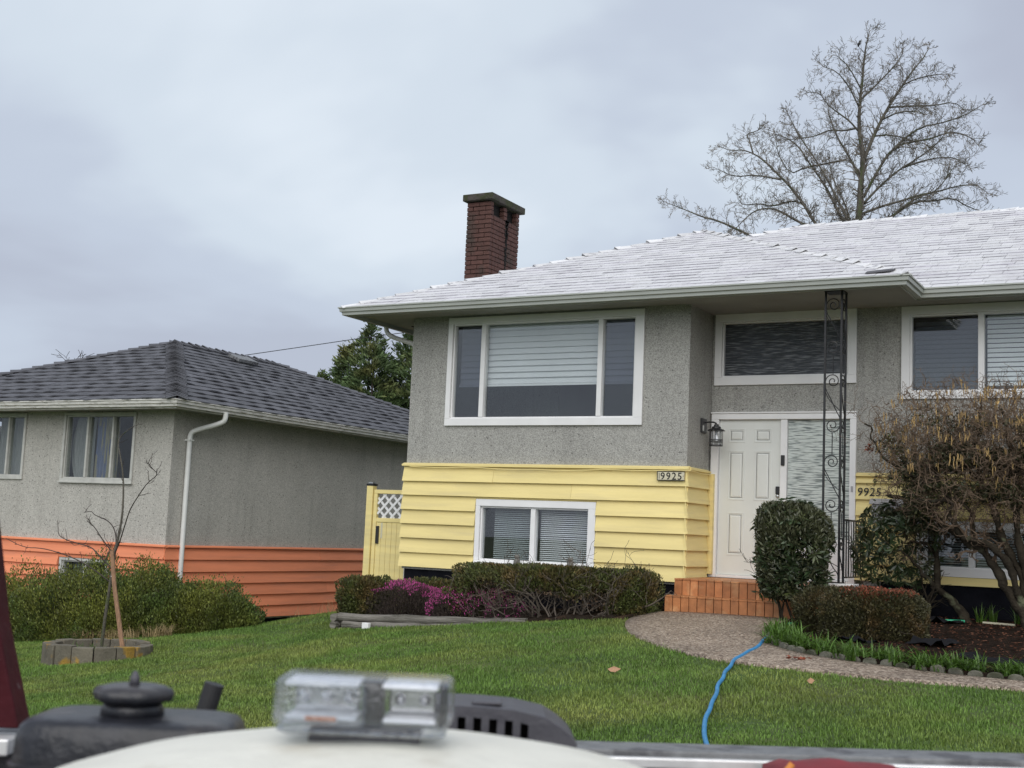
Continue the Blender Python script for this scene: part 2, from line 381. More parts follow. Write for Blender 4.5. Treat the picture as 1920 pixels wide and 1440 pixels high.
def link(name, me, parent=None, mt=None):
    o = bpy.data.objects.new(name, me)
    COL.objects.link(o)
    if mt is not None and not me.materials: me.materials.append(mt)
    if parent is not None:
        o.parent = parent
        ORG[o.name] = ORG[parent.name]
    else:
        ORG[o.name] = Vector((0, 0, 0))
    return o

def arr_mesh(name, V, F, mt, parent=None, smooth=False):
    """V (n,3) world coordinates, F (m,k) indices"""
    V = np.asarray(V, dtype=np.float64); F = np.asarray(F, dtype=np.int32)
    if parent is not None: V = V - np.array(ORG[parent.name])
    me = bpy.data.meshes.new(name)
    k = F.shape[1]
    me.vertices.add(len(V)); me.vertices.foreach_set('co', V.astype(np.float32).ravel())
    me.loops.add(F.size); me.loops.foreach_set('vertex_index', F.ravel())
    me.polygons.add(len(F)); me.polygons.foreach_set('loop_start', np.arange(0, F.size, k, dtype=np.int32))
    me.polygons.foreach_set('loop_total', np.full(len(F), k, dtype=np.int32))
    if smooth: me.polygons.foreach_set('use_smooth', np.ones(len(F), dtype=bool))
    me.update(calc_edges=True)
    return link(name, me, parent, mt)

class MB:
    def __init__(s): s.v = []; s.f = []
    def add(s, vs, fs):
        b = len(s.v); s.v += [tuple(p) for p in vs]; s.f += [tuple(i + b for i in f) for f in fs]; return s
    def box(s, x0, x1, y0, y1, z0, z1):
        return s.add([(x0,y0,z0),(x1,y0,z0),(x1,y1,z0),(x0,y1,z0),(x0,y0,z1),(x1,y0,z1),(x1,y1,z1),(x0,y1,z1)],
                     [(0,3,2,1),(4,5,6,7),(0,1,5,4),(1,2,6,5),(2,3,7,6),(3,0,4,7)])
    def obox(s, c, a, b, d):
        c, a, b, d = map(Vector, (c, a, b, d))
        P = [c + i*a + j*b + k*d for k in (-1, 1) for (i, j) in ((-1,-1),(1,-1),(1,1),(-1,1))]
        return s.add(P, [(0,3,2,1),(4,5,6,7),(0,1,5,4),(1,2,6,5),(2,3,7,6),(3,0,4,7)])
    def prism(s, sec, vec):
        """closed section (list of points) swept along vec"""
        n = len(sec); v = Vector(vec)
        P = [Vector(p) for p in sec]; P += [p + v for p in P]
        return s.add(P, [tuple(range(n))[::-1], tuple(range(n, 2*n))] + [(i, (i+1) % n, n + (i+1) % n, n + i) for i in range(n)])
    def tube(s, pts, rad, n=6, cap=True):
        pts = [Vector(p) for p in pts]
        if not hasattr(rad, '__len__'): rad = [rad] * len(pts)
        b = len(s.v); ref = None
        for i, p in enumerate(pts):
            t = (pts[min(i+1, len(pts)-1)] - pts[max(i-1, 0)])
            if t.length < 1e-9: t = Vector((0, 0, 1))
            t.normalize()
            if ref is None:
                ref = t.orthogonal().normalized()
            else:
                ref = ref - t * ref.dot(t)
                ref = ref.normalized() if ref.length > 1e-6 else t.orthogonal().normalized()
            q = t.cross(ref)
            for k in range(n):
                a = 2*math.pi*k/n
                s.v.append(tuple(p + (ref*math.cos(a) + q*math.sin(a)) * rad[i]))
        for i in range(len(pts)-1):
            for k in range(n):
                k2 = (k+1) % n
                s.f.append((b+i*n+k, b+i*n+k2, b+(i+1)*n+k2, b+(i+1)*n+k))
        if cap:
            s.f.append(tuple(b+k for k in range(n))[::-1]); s.f.append(tuple(b+(len(pts)-1)*n+k for k in range(n)))
        return s
    def lathe(s, prof, c, n=16, ax=((1,0,0),(0,1,0),(0,0,1))):
        ax = [Vector(a) for a in ax]; c = Vector(c); b = len(s.v)
        for r, h in prof:
            for k in range(n):
                a = 2*math.pi*k/n
                s.v.append(tuple(c + ax[0]*r*math.cos(a) + ax[1]*r*math.sin(a) + ax[2]*h))
        for i in range(len(prof)-1):
            for k in range(n):
                k2 = (k+1) % n
                s.f.append((b+i*n+k, b+i*n+k2, b+(i+1)*n+k2, b+(i+1)*n+k))
        s.f.append(tuple(b+k for k in range(n))[::-1]); s.f.append(tuple(b+(len(prof)-1)*n+k for k in range(n)))
        return s
    def build(s, name, mt, parent=None, smooth=False, bevel=0.0):
        o = ORG[parent.name] if parent is not None else Vector((0, 0, 0))
        me = bpy.data.meshes.new(name)
        me.from_pydata([(p[0]-o.x, p[1]-o.y, p[2]-o.z) for p in s.v], [], s.f)
        if smooth: me.polygons.foreach_set('use_smooth', [True]*len(me.polygons))
        me.update()
        ob = link(name, me, parent, mt)
        if bevel:
            md = ob.modifiers.new('bevel', 'BEVEL'); md.width = bevel; md.segments = 2; md.limit_method = 'ANGLE'
        return ob

def box_part(name, mt, parent, x0, x1, y0, y1, z0, z1, bevel=0.0):
    return MB().box(x0, x1, y0, y1, z0, z1).build(name, mt, parent, bevel=bevel)

def wall_y(mb, y, x0, x1, z0, z1, holes=(), depth=.14):
    """wall facing -Y with openings; depth goes to +Y"""
    xs = sorted({x0, x1, *[h[0] for h in holes], *[h[1] for h in holes]})
    zs = sorted({z0, z1, *[h[2] for h in holes], *[h[3] for h in holes]})
    for i in range(len(xs)-1):
        for j in range(len(zs)-1):
            cx, cz = (xs[i]+xs[i+1])/2, (zs[j]+zs[j+1])/2
            if any(h[0] < cx < h[1] and h[2] < cz < h[3] for h in holes): continue
            a, b, c, d = xs[i], xs[i+1], zs[j], zs[j+1]
            mb.add([(a,y,c),(b,y,c),(b,y,d),(a,y,d)], [(0,1,2,3)])
            mb.add([(a,y+depth,c),(b,y+depth,c),(b,y+depth,d),(a,y+depth,d)], [(3,2,1,0)])
    for h in list(holes):
        a, b, c, d = h
        mb.add([(a,y,c),(b,y,c),(b,y+depth,c),(a,y+depth,c)], [(0,1,2,3)])
        mb.add([(a,y,d),(b,y,d),(b,y+depth,d),(a,y+depth,d)], [(3,2,1,0)])
        mb.add([(a,y,c),(a,y+depth,c),(a,y+depth,d),(a,y,d)], [(0,1,2,3)])
        mb.add([(b,y,c),(b,y+depth,c),(b,y+depth,d),(b,y,d)], [(3,2,1,0)])
    for (a, b) in ((x0, x0), (x1, x1)):
        mb.add([(a,y,z0),(a,y+depth,z0),(a,y+depth,z1),(a,y,z1)], [(0,1,2,3)])
    return mb

def wall_x(mb, x, y0, y1, z0, z1, depth):
    s = 1 if depth > 0 else -1
    return mb.box(min(x, x+depth), max(x, x+depth), y0, y1, z0, z1)

def rand_unit(n, rng=RNG):
    v = rng.normal(size=(n, 3)); return v / np.linalg.norm(v, axis=1)[:, None]

def leaves(name, mt, parent, P, length, width, dirs=None, spread=1.0, rng=RNG, jit=.35, kind='stuff'):
    """one small kite-shaped, slightly folded face pair per point"""
    n = len(P); P = np.asarray(P)
    a = rand_unit(n, rng)
    if dirs is not None: a = dirs + spread * a * rng.uniform(.3, 1, (n, 1))
    a /= np.linalg.norm(a, axis=1)[:, None]
    b = np.cross(a, rand_unit(n, rng)); b /= np.maximum(np.linalg.norm(b, axis=1)[:, None], 1e-6)
    c = np.cross(a, b)
    l = (length * rng.uniform(1-jit, 1+jit, (n, 1))); w = width * rng.uniform(1-jit, 1+jit, (n, 1))
    V = np.stack([P - a*l*.5, P + a*l*.02 + b*w*.5 + c*w*.18, P + a*l*.5, P + a*l*.02 - b*w*.5 + c*w*.18], axis=1).reshape(-1, 3)
    i = np.arange(n)[:, None] * 4
    F = np.concatenate([i + [0, 1, 2], i + [0, 2, 3]], axis=1).reshape(-1, 3)
    o = arr_mesh(name, V, F, mt, parent)
    if kind: o['kind'] = kind
    return o

def lump(D, seed, f=3.0):
    r = np.random.default_rng(seed); s = np.zeros(len(D))
    for k in range(7):
        w = r.normal(size=3) * f; ph = r.uniform(0, 6.28); s += np.sin(D @ w + ph) / 7
    return s

def super_pts(n, c, rad, e=2.0, shell=.35, lumpy=.12, seed=1, zmin=None, rng=RNG, f=3.0):
    """points in the outer shell of a superellipsoid; returns points and outward directions"""
    D = rand_unit(n, rng)
    rad = np.array(rad)
    D = D * rad; D /= np.linalg.norm(D, axis=1)[:, None]
    r = (np.abs(D / rad) ** e).sum(axis=1) ** (-1/e)
    r = r * (1 + lumpy * lump(D, seed, f) * 2.2)
    t = 1 - shell * rng.uniform(0, 1, n) ** 1.6
    P = np.array(c) + D * (r * t)[:, None]
    if zmin is not None:
        k = P[:, 2] > zmin; P, D = P[k], D[k]
    return P, D

def branch(mb, p, d, length, r, lv, rng, bend=.35, n=4, kids=(3, 5), ratio=.55, up_=.1, twist=0.3, rmin=.003, seg=4, tips=None, ang=(.5, 1.1)):
    """wandering tapered twig with side twigs"""
    p = Vector(p); d = Vector(d).normalized(); pts = [p.copy()]; rads = [r]; dirs = [d.copy()]
    for i in range(seg):
        d = (d + Vector(rng.normal(size=3)) * bend * .5 + Vector((0, 0, up_))).normalized()
        p = p + d * (length / seg); pts.append(p.copy()); dirs.append(d.copy())
        rads.append(max(rmin, r * (1 - .75 * (i+1) / seg)))
    mb.tube(pts, rads, n=n, cap=False)
    if tips is not None: tips.append((pts[-1], dirs[-1], lv))
    if lv > 0:
        for _ in range(rng.integers(*kids)):
            t = rng.uniform(.25, .98) * seg; i = min(int(t), seg-1)
            q = pts[i].lerp(pts[i+1], t - i)
            ax = Vector(rng.normal(size=3)).cross(dirs[i]).normalized()
            nd = dirs[i].copy(); nd.rotate(Matrix.Rotation(rng.uniform(*ang), 3, ax))
            branch(mb, q, nd, length * ratio * rng.uniform(.6, 1.2), rads[i] * .62, lv-1, rng, bend, max(3, n-1), kids, ratio, up_, twist, rmin, seg, tips, ang)

# ---------------------------------------------------------------- the lie of the land
CP = np.array([(-5.9,-.65,-.01),(-4,-.65,0),(-5.9,.8,0),(-1,.8,.03),(-1,-2,0.0),(-2.8,-3.2,-.09),(-5.07,-3.28,-.15),(-2.77,-4.72,-.2),(-1.3,-4.78,-.18),
(0,-5,-.17),(-3,-7.2,-.38),(-1,-8,-.42),(3,-8,-.4),(3,0,.05),(-7.35,-1.5,-.2),(-10.03,-1.5,-.47),(-5.83,-1.5,-.07),(-11.8,1,-.44),(-11,2,-.3),
(-14.6,1.9,-1.0),(-14.6,3.3,-.88),(-14.6,0,-1.0),(-14.6,7,-.7),(-13.4,-1.5,-.83),(-15.5,-2,-1.05),(-12.4,-.8,-.68),(-11.6,-4.2,-.87),
(-8,-8,-.78),(-12,-9,-1.15),(-20,-4,-1.4),(-20,2,-1.2),(0,-11,-.65),(-6,-12,-.85),(6,-12,-.6),(-9,-4.5,-.62),(-7,-4.5,-.4),(8,0,.1),(-26,0,-1.5),(-8.5,2,-.25)])
def _k(d): return np.where(d > 1e-9, d*d*np.log(np.maximum(d, 1e-9)), 0)
_P = CP[:, :2]; _n = len(CP)
_A = np.zeros((_n+3, _n+3)); _A[:_n, :_n] = _k(np.linalg.norm(_P[:, None]-_P[None], axis=2)) + np.eye(_n)*.3
_A[:_n, _n] = 1; _A[:_n, _n+1:] = _P; _A[_n:, :_n] = _A[:_n, _n:].T
_w = np.linalg.solve(_A, np.r_[CP[:, 2], 0, 0, 0])
def gz(X, Y):
    X = np.asarray(X, float); Y = np.asarray(Y, float); z = np.full(X.shape, _w[-3]) + _w[-2]*X + _w[-1]*Y
    for i in range(_n): z = z + _w[i]*_k(np.hypot(_P[i, 0]-X, _P[i, 1]-Y))
    return z
def gh(x, y): return float(gz(np.array([x]), np.array([y]))[0])

def struct(o): o['kind'] = 'structure'; return o

def grid_sheet(name, mt, xs, ys, off=0.0, jit=0.0, mask=None):
    X, Y = np.meshgrid(xs, ys); Z = gz(X, Y) + off + (RNG.normal(size=X.shape)*jit if jit else 0)
    V = np.stack([X, Y, Z], -1).reshape(-1, 3); nx = len(xs); ny = len(ys)
    i = (np.arange(ny-1)[:, None]*nx + np.arange(nx-1)[None]).reshape(-1)
    F = np.stack([i, i+1, i+nx+1, i+nx], 1)
    return struct(arr_mesh(name, V, F, mt, smooth=True))

grid_sheet('lawn', M['lawn'], np.arange(-34, 16.1, .5), np.arange(-12.0, 14.1, .5), 0)
# street beyond the lawn, under the truck, and the far ground out to the horizon
struct(MB().box(-60, 60, -24, -12.35, -1.4, -1.02).build('road', M['road']))
struct(MB().box(-60, 60, -12.34, -12.0, -1.4, -.9).build('kerb', M['stone'], bevel=.02))
struct(MB().add([(-900,-900,-2.6),(900,-900,-2.6),(900,900,-2.6),(-900,900,-2.6)], [(0,1,2,3)]).build('terrain', M['terrain']))

def resample(pts, n):
    pts = [Vector(p) for p in pts]; d = [0]
    for a, b in zip(pts, pts[1:]): d.append(d[-1] + (b-a).length)
    o = []
    for k in range(n):
        t = d[-1]*k/(n-1); i = 0
        while i < len(d)-2 and d[i+1] < t: i += 1
        o.append(pts[i].lerp(pts[i+1], (t-d[i])/max(1e-9, d[i+1]-d[i])))
    return o

def smooth_line(pts, it=2):
    pts = [Vector(p) for p in pts]
    for _ in range(it):
        q = [pts[0]]
        for a, b in zip(pts, pts[1:]): q += [a.lerp(b, .25), a.lerp(b, .75)]
        pts = q + [pts[-1]]
    return pts

PATH_OUT = smooth_line([(-5.88,-.80),(-5.98,-1.1),(-5.92,-1.7),(-5.7,-2.25),(-5.43,-2.75),(-5.13,-3.2),(-4.67,-3.75),(-4.19,-4.15),(-3.74,-4.4),(-3.3,-4.52),(-2.8,-4.63),(-2.19,-4.72),(-1.32,-4.74),(0,-4.7),(2.5,-4.6)])
PATH_IN = smooth_line([(-4.15,-.80),(-4.2,-1.3),(-4.16,-1.9),(-4.03,-2.5),(-3.87,-3.0),(-3.67,-3.4),(-3.33,-3.72),(-2.99,-3.9),(-2.54,-4.08),(-2.07,-4.25),(-1.64,-4.35),(-1.2,-4.4),(-.3,-4.38),(.8,-4.3),(2.5,-4.2)])
def strip(name, mt, A, B, n, m, off, skirt=.06, jit=0):
    A = resample(A, n); B = resample(B, n); V = []; F = []
    for i in range(n):
        for j in range(m):
            p = A[i].lerp(B[i], j/(m-1)); V.append((p.x, p.y))
    V = np.array(V); z = gz(V[:, 0], V[:, 1]) + off + (RNG.normal(size=len(V))*jit if jit else 0)
    V = np.column_stack([V, z]); F = [(i*m+j, i*m+j+1, (i+1)*m+j+1, (i+1)*m+j) for i in range(n-1) for j in range(m-1)]
    b = len(V)
    rim = [i*m for i in range(n)] + [(n-1)*m+j for j in range(1, m)] + [i*m+m-1 for i in range(n-2, -1, -1)] + list(range(m-2, 0, -1))
    V = np.vstack([V, V[rim] - [0, 0, skirt]])
    F += [(rim[k], rim[(k+1) % len(rim)], b+(k+1) % len(rim), b+k) for k in range(len(rim))]
    return struct(arr_mesh(name, V, np.array(F), mt, smooth=False))
strip('garden_path', M['agg'], PATH_OUT, PATH_IN, 60, 12, .028)
BED_BACK = [(-4.12,-.80),(-4.0,-.5),(-3.7,-.2),(-3.6,.5),(-3.2,.78),(-2,.80),(0,.80),(2.5,.80)]
PI2 = [Vector((p.x+.03, p.y+.03)) for p in PATH_IN]
strip('mulch_bed', M['mulch'], PI2, [Vector(p) for p in BED_BACK], 70, 30, .045, jit=.012)
HB_F = [(-10.0,-1.42),(-9,-1.44),(-8,-1.45),(-7.3,-1.5),(-6.5,-1.58),(-5.95,-1.5)]
HB_B = [(-10.0,.02),(-9,.03),(-8,.03),(-7.3,.03),(-6.5,.03),(-5.95,.03)]
strip('planting_bed', M['soil'], [Vector(p) for p in HB_F], [Vector(p) for p in HB_B], 40, 12, .05, jit=.012)

def in_poly(X, Y, poly):
    c = np.zeros(X.shape, bool); n = len(poly)
    for i in range(n):
        x1, y1 = poly[i][0], poly[i][1]; x2, y2 = poly[(i+1) % n][0], poly[(i+1) % n][1]
        k = ((y1 > Y) != (y2 > Y)) & (X < (x2-x1)*(Y-y1)/((y2-y1) + 1e-12) + x1)
        c ^= k
    return c
NOGRASS = [[tuple(p) for p in PATH_OUT] + [tuple(p) for p in PATH_IN][::-1],
           [tuple(p) for p in PI2] + BED_BACK[::-1],
           [(p[0], p[1]-.02) for p in HB_F] + HB_B[::-1],
           [(-10.14,0),(4.1,0),(4.1,9.2),(-10.14,9.2)], [(-23,0),(-14.62,0),(-14.62,10),(-23,10)]]
RING = (-11.97, -3.8, .63)

def make_grass():
    parts = []
    for (x0, x1, y0, y1, dens, h) in ((-10.5, .8, -10.2, -6.2, 4800, .030), (-13.5, .8, -6.2, -3.6, 3400, .031), (-16.5, -3, -3.6, -.9, 2500, .032), (-15.5, -9.8, -.9, 4.5, 1200, .034)):
        n = int((x1-x0)*(y1-y0)*dens)
        X = RNG.uniform(x0, x1, n); Y = RNG.uniform(y0, y1, n)
        # keep what the photograph's neighbourhood can see, with a margin
        a = np.arctan2(-X, Y + 15.3); k = (a < math.radians(56)) & (a > math.radians(-2))
        X, Y = X[k], Y[k]
        k = np.ones(len(X), bool)
        jx, jy = RNG.normal(size=len(X))*.022, RNG.normal(size=len(X))*.022
        for p in NOGRASS: k &= ~in_poly(X+jx, Y+jy, p)
        k &= np.hypot(X-RING[0], Y-RING[1]) > RING[2]+.02
        X, Y = X[k], Y[k]
        parts.append((X, Y, np.full(len(X), h)))
    X = np.concatenate([p[0] for p in parts]); Y = np.concatenate([p[1] for p in parts]); H = np.concatenate([p[2] for p in parts])
    n = len(X); Z = gz(X, Y) - .004
    tuft = np.sin(X*5.1+np.sin(Y*3.7)*1.3)*np.sin(Y*4.3+np.sin(X*2.9)) + .7*np.sin(X*13+Y*7)*np.sin(Y*11-X*5)
    patch = np.sin(X*1.7+2*np.sin(Y*.9))*np.sin(Y*2.1+np.sin(X*1.3)*1.5)
    H = H * (1 + .25*tuft + .22*patch) * RNG.uniform(.55, 1.35, n)
    a = RNG.uniform(0, 2*np.pi, n); lean = RNG.uniform(.1, .85, n)
    d = np.column_stack([np.cos(a), np.sin(a)]); pr = np.column_stack([-d[:, 1], d[:, 0]])
    w = RNG.uniform(.0022, .0042, n)[:, None]
    B = np.column_stack([X, Y])
    v0 = np.column_stack([B - pr*w, Z]); v1 = np.column_stack([B + pr*w, Z])
    mid = B + d*(H*lean*.3)[:, None]
    v2 = np.column_stack([mid + pr*w*.8, Z+H*.6]); v3 = np.column_stack([mid - pr*w*.8, Z+H*.6])
    v4 = np.column_stack([B + d*(H*lean)[:, None], Z + H*np.sqrt(np.clip(1-(lean*.5)**2, .2, 1))])
    V = np.stack([v0, v1, v2, v3, v4], 1).reshape(-1, 3)
    i = np.arange(n)[:, None]*5
    F = np.concatenate([i+[0, 1, 2], i+[0, 2, 3], i+[3, 2, 4]], 1).reshape(-1, 3)
    o = arr_mesh('grass', V, F, M['grass'])
    tag(o, 'short green lawn grass between the truck and the houses', 'grass', kind='stuff')
make_grass()

# ---------------------------------------------------------------- shared house builders
def siding_y(parent, mt, y, x0, x1, z0, pitch, nrow, holes=(), ztop=None, joints=True, seed=0, out=.054):
    """lapped boards on a wall facing -Y, one object per board length"""
    rr = random.Random(seed)
    for k in range(nrow):
        a = z0 + pitch*k; b = a + pitch + .012
        if ztop is not None: b = min(b, ztop)
        spans = [(x0, x1)]
        for h in holes:
            if h[2] < b - .02 and h[3] > a + .02:
                ns = []
                for s, t in spans:
                    if h[1] <= s or h[0] >= t: ns.append((s, t)); continue
                    for (pa, pb) in ((a, h[2]-.001), (h[3]+.001, b)):
                        if pb - pa > .03 and pa >= a - .001 and pb <= b + .001:
                            MB().prism([(h[0]+.002, y-.004, pa+.006), (h[0]+.002, y-out*(b-pa)/(b-a), pa), (h[0]+.002, y-.011-.02*(b-pb)/(b-a), pb), (h[0]+.002, y-.004, pb)], (h[1]-h[0]-.004, 0, 0)).build('siding_board', mt, parent)
                    if h[0] - s > .02: ns.append((s, h[0]))
                    if t - h[1] > .02: ns.append((h[1], t))
                spans = ns
        for s, t in spans:
            cuts = [s]
            if joints and t - s > 2.1: cuts.append(s + (t-s)*rr.uniform(.3, .75))
            cuts.append(t)
            for c0, c1 in zip(cuts, cuts[1:]):
                d0 = rr.uniform(-.003, .003); d1 = rr.uniform(-.003, .003); q = out + rr.uniform(-.003, .003)
                c1e = c1 - (.003 if c1 < t else 0)
                mb = MB()
                A = [(c0, y-.004, a+d0+.006), (c0, y-q, a+d0), (c0, y-q+.004, a+d0+.02), (c0, y-.011, b+d0), (c0, y-.004, b+d0)]
                B = [(c1e, y-.004, a+d1+.006), (c1e, y-q, a+d1), (c1e, y-q+.004, a+d1+.02), (c1e, y-.011, b+d1), (c1e, y-.004, b+d1)]
                n = 5
                mb.add(A + B, [tuple(range(n)), tuple(range(2*n-1, n-1, -1))] + [(i, n+i, n+(i+1) % n, (i+1) % n) for i in range(n)])
                mb.build('siding_board', mt, parent)

def siding_x(parent, mt, x, y0, y1, z0, pitch, nrow, ztop=None, seed=0, out=.054, joint=None):
    """lapped boards on a wall facing +X"""
    rr = random.Random(seed)
    for k in range(nrow):
        a = z0 + pitch*k; b = a + pitch + .012
        if ztop is not None: b = min(b, ztop)
        cuts = [y0] + ([y0 + (y1-y0)*rr.uniform(.25, .7)] if joint else []) + [y1]
        for c0, c1 in zip(cuts, cuts[1:]):
            q = out + rr.uniform(-.003, .003); d = rr.uniform(-.003, .003)
            sec = [(x+.004, c0, a+d+.006), (x+q, c0, a+d), (x+q-.004, c0, a+d+.02), (x+.011, c0, b+d), (x+.004, c0, b+d)]
            MB().prism(sec, (0, c1-c0-.002, 0)).build('siding_board', mt, parent)

def frame_ring(mb, x0, x1, z0, z1, X0, X1, Z0, Z1, ya, yb):
    """picture-frame of four butted boards: inner x0..z1, outer X0..Z1"""
    mb.box(X0, X1, ya, yb, z1, Z1); mb.box(X0, X1, ya, yb, Z0, z0)
    mb.box(X0, x0, ya, yb, z0+.0005, z1-.0005); mb.box(x1, X1, ya, yb, z0+.0005, z1-.0005)
    return mb

def gutter_run(parent, mt, p0, p1, outw, z, m0=0, m1=0, name='gutter'):
    """K-style trough along p0->p1; m0/m1 = mitre of the ends (+1 outside corner, -1 inside corner)"""
    prof = [(0,.0),(.066,.0),(.07,.038),(.094,.047),(.099,.088),(.115,.095),(.115,.112),(.104,.112),(.1,.1),(.004,.1)]
    p0 = Vector(p0); p1 = Vector(p1); u = (p1-p0).normalized(); o = Vector(outw)
    mb = MB(); n = len(prof)
    A = [p0 + o*a - u*(a*m0) + Vector((0,0,z+h)) for a, h in prof]; B = [p1 + o*a + u*(a*m1) + Vector((0,0,z+h)) for a, h in prof]
    mb.add(A+B, [tuple(range(n)), tuple(range(2*n-1, n-1, -1))] + [(i, (i+1) % n, n+(i+1) % n, n+i) for i in range(n)])
    return mb.build(name, mt, parent)

def roof_plane(poly, eave_a, eave_b):
    """frame of a roof plane: origin, unit along the eave, unit up the slope, outward normal, polygon in (u,s)"""
    a, b = Vector(eave_a), Vector(eave_b); u = (b-a).normalized()
    c = None
    for p in poly:
        d = Vector(p)-a; d = d - u*d.dot(u)
        if c is None or d.length > c.length: c = d
    s = c.normalized(); n = u.cross(s)
    if n.z < 0: n = -n
    return a, u, s, n, [((Vector(p)-a).dot(u), (Vector(p)-a).dot(s)) for p in poly]

def span_at(P, s):
    xs = []
    for (u0, s0), (u1, s1) in zip(P, P[1:] + P[:1]):
        if (s0 - s) * (s1 - s) <= 0 and abs(s1-s0) > 1e-9:
            xs.append(u0 + (u1-u0)*(s-s0)/(s1-s0))
    return (min(xs), max(xs)) if len(xs) >= 2 else None

SHINGLES = {}
def shingle_plane(key, poly, ea, eb, expo, tabw, thick, lift, seed, wavy=0.0):
    o, u, s, n, P = roof_plane(poly, ea, eb)
    smax = max(p[1] for p in P); rr = random.Random(seed); res = SHINGLES.setdefault(key, [])
    k = 0; sv = -.03
    while sv < smax - .02:
        s0, s1 = max(sv, .0), min(sv + expo*1.12, smax - .001)
        a0, a1 = span_at(P, max(s0, .001)), span_at(P, s1)
        if a0 is None or a1 is None: break
        x = a0[0] - rr.uniform(0, tabw) if not wavy else math.floor(a0[0]/tabw)*tabw - tabw*(1-((k*.37 + rr.uniform(-.09, .09)) % 1.0))
        while x < a0[1]:
            w = tabw * (rr.uniform(.75, 1.3) if not wavy else rr.uniform(.9, 1.1)); x1 = x + w - .006
            l0, r0_ = max(x, a0[0]), min(x1, a0[1]); l1, r1 = max(x, a1[0]), min(x1, a1[1])
            if r0_ - l0 > .03:
                if r1 - l1 < .005: l1 = r1 = min(max((l0+r0_)/2, a1[0]), a1[1]); l1 -= .002; r1 += .002
                seg = 6 if wavy else 1; amp = rr.uniform(.35, 1.35)
                th = thick * rr.uniform(.8, 1.25); lf = lift * rr.uniform(.2, 1.6)
                V = []; f = []
                for q in range(seg+1):
                    t = q/seg
                    wv = wavy * amp * (.5 - .5*math.cos(2*math.pi*(t*.8+.08))) if wavy else 0
                    uu0 = l0+(r0_-l0)*t; uu1 = l1+(r1-l1)*t
                    lo = o + u*uu0 + s*(sv + (wavy*.5*math.cos(2*math.pi*(t*.8+.08)) if wavy else 0)); hi = o + u*uu1 + s*s1
                    V += [lo + n*(.001), lo + n*(th + lf + wv), hi + n*(.004 + wv*.25), hi + n*(-.002)]
                    if wavy: V[-4] = lo + n*(th*.0 + lf*.6 + wv*.75)
                for q in range(seg):
                    b = q*4
                    f += [(b, b+4, b+5, b+1), (b+1, b+5, b+6, b+2)]
                    if wavy: f += [(b, b+3, b+7, b+4)]
                f += [(0, 1, 2, 3), tuple(seg*4 + j for j in (3, 2, 1, 0))]
                res.append((V, f, (sum(V, Vector())/len(V))))
            x += w
        sv += expo; k += 1

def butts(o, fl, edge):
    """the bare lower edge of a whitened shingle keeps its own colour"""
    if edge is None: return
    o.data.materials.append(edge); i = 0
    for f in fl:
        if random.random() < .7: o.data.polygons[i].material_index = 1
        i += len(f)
def emit_shingles(key, parent, mt, limit=300, edge=None):
    L_ = SHINGLES[key]
    def score(t):
        d = t[2]-CAM; a = math.degrees(math.atan2(-d.x, d.y))
        vis = 6 < a < 52
        return (0 if vis else 1000) + d.length
    L_.sort(key=score)
    for V, f, c in L_[:limit]:
        mb = MB(); mb.add(V, f); o = mb.build('shingle', mt, parent); butts(o, [f], edge)
    mb = MB()
    for V, f, c in L_[limit:]: mb.add(V, f)
    if mb.v:
        o = mb.build('shingles', mt, parent); o['kind'] = 'stuff'; butts(o, [t[1] for t in L_[limit:]], edge)

def caps(parent, mt, a, b, nl, nr, step, w, thick, lift, seed, base=0.0):
    """overlapping cap shingles up a hip/ridge from a to b; nl, nr = downhill directions of the two sides"""
    a, b = Vector(a), Vector(b); d = (b-a); Ln = d.length; d.normalize(); rr = random.Random(seed)
    nl, nr = Vector(nl).normalized(), Vector(nr).normalized()
    nl = (nl - d*nl.dot(d)).normalized(); nr = (nr - d*nr.dot(d)).normalized()
    upv = -(nl+nr).normalized(); a = a + upv*base; b = b + upv*base
    k = 0; t = 0.0
    while t < Ln - .02:
        t1 = min(t + step*1.25, Ln); lf = lift*rr.uniform(.1, 1.7); ww = w*rr.uniform(.92, 1.08)
        p, q = a + d*t, a + d*t1
        V = []
        for (c, h) in ((p, thick+lf+.012), (q, .010)):
            V += [c + nl*ww + upv*(h*.7), c + upv*h*1.25, c + nr*ww + upv*(h*.7), c + nl*ww + upv*(h*.7-thick*.9), c + upv*(h*1.25-thick), c + nr*ww + upv*(h*.7-thick*.9)]
        MB().add(V, [(0,1,7,6),(1,2,8,7),(3,9,10,4),(4,10,11,5),(0,3,4,1),(1,4,5,2),(0,6,9,3),(2,5,11,8),(6,7,10,9),(7,8,11,10)]).build('ridge_cap', mt, parent)
        t += step

# ---------------------------------------------------------------- the yellow and grey house
YH = thing('yellow_house', (-3, 4.5, 0), 'split-level house with grey stucco above yellow lapped siding and a whitened roof', 'house')
XL, XC, XR, YB = -10.14, -5.89, 4.05, 9.2
RY = .84                                    # the recessed wall
ZE, TP = 3.95, .434                         # eave height and roof pitch
W_BIG = (-9.45, -6.645, 2.42, 3.765)
W_BASE = (-8.88, -7.235, .475, 1.212)
W_TRAN = (-5.752, -4.077, 3.033, 3.774)
W_RIGHT = (-3.31, -.45, 2.80, 3.765)
W_BASER = (-3.12, -1.65, .66, 1.13)
DOORWAY = (-5.80, -4.00, .40, 2.49)

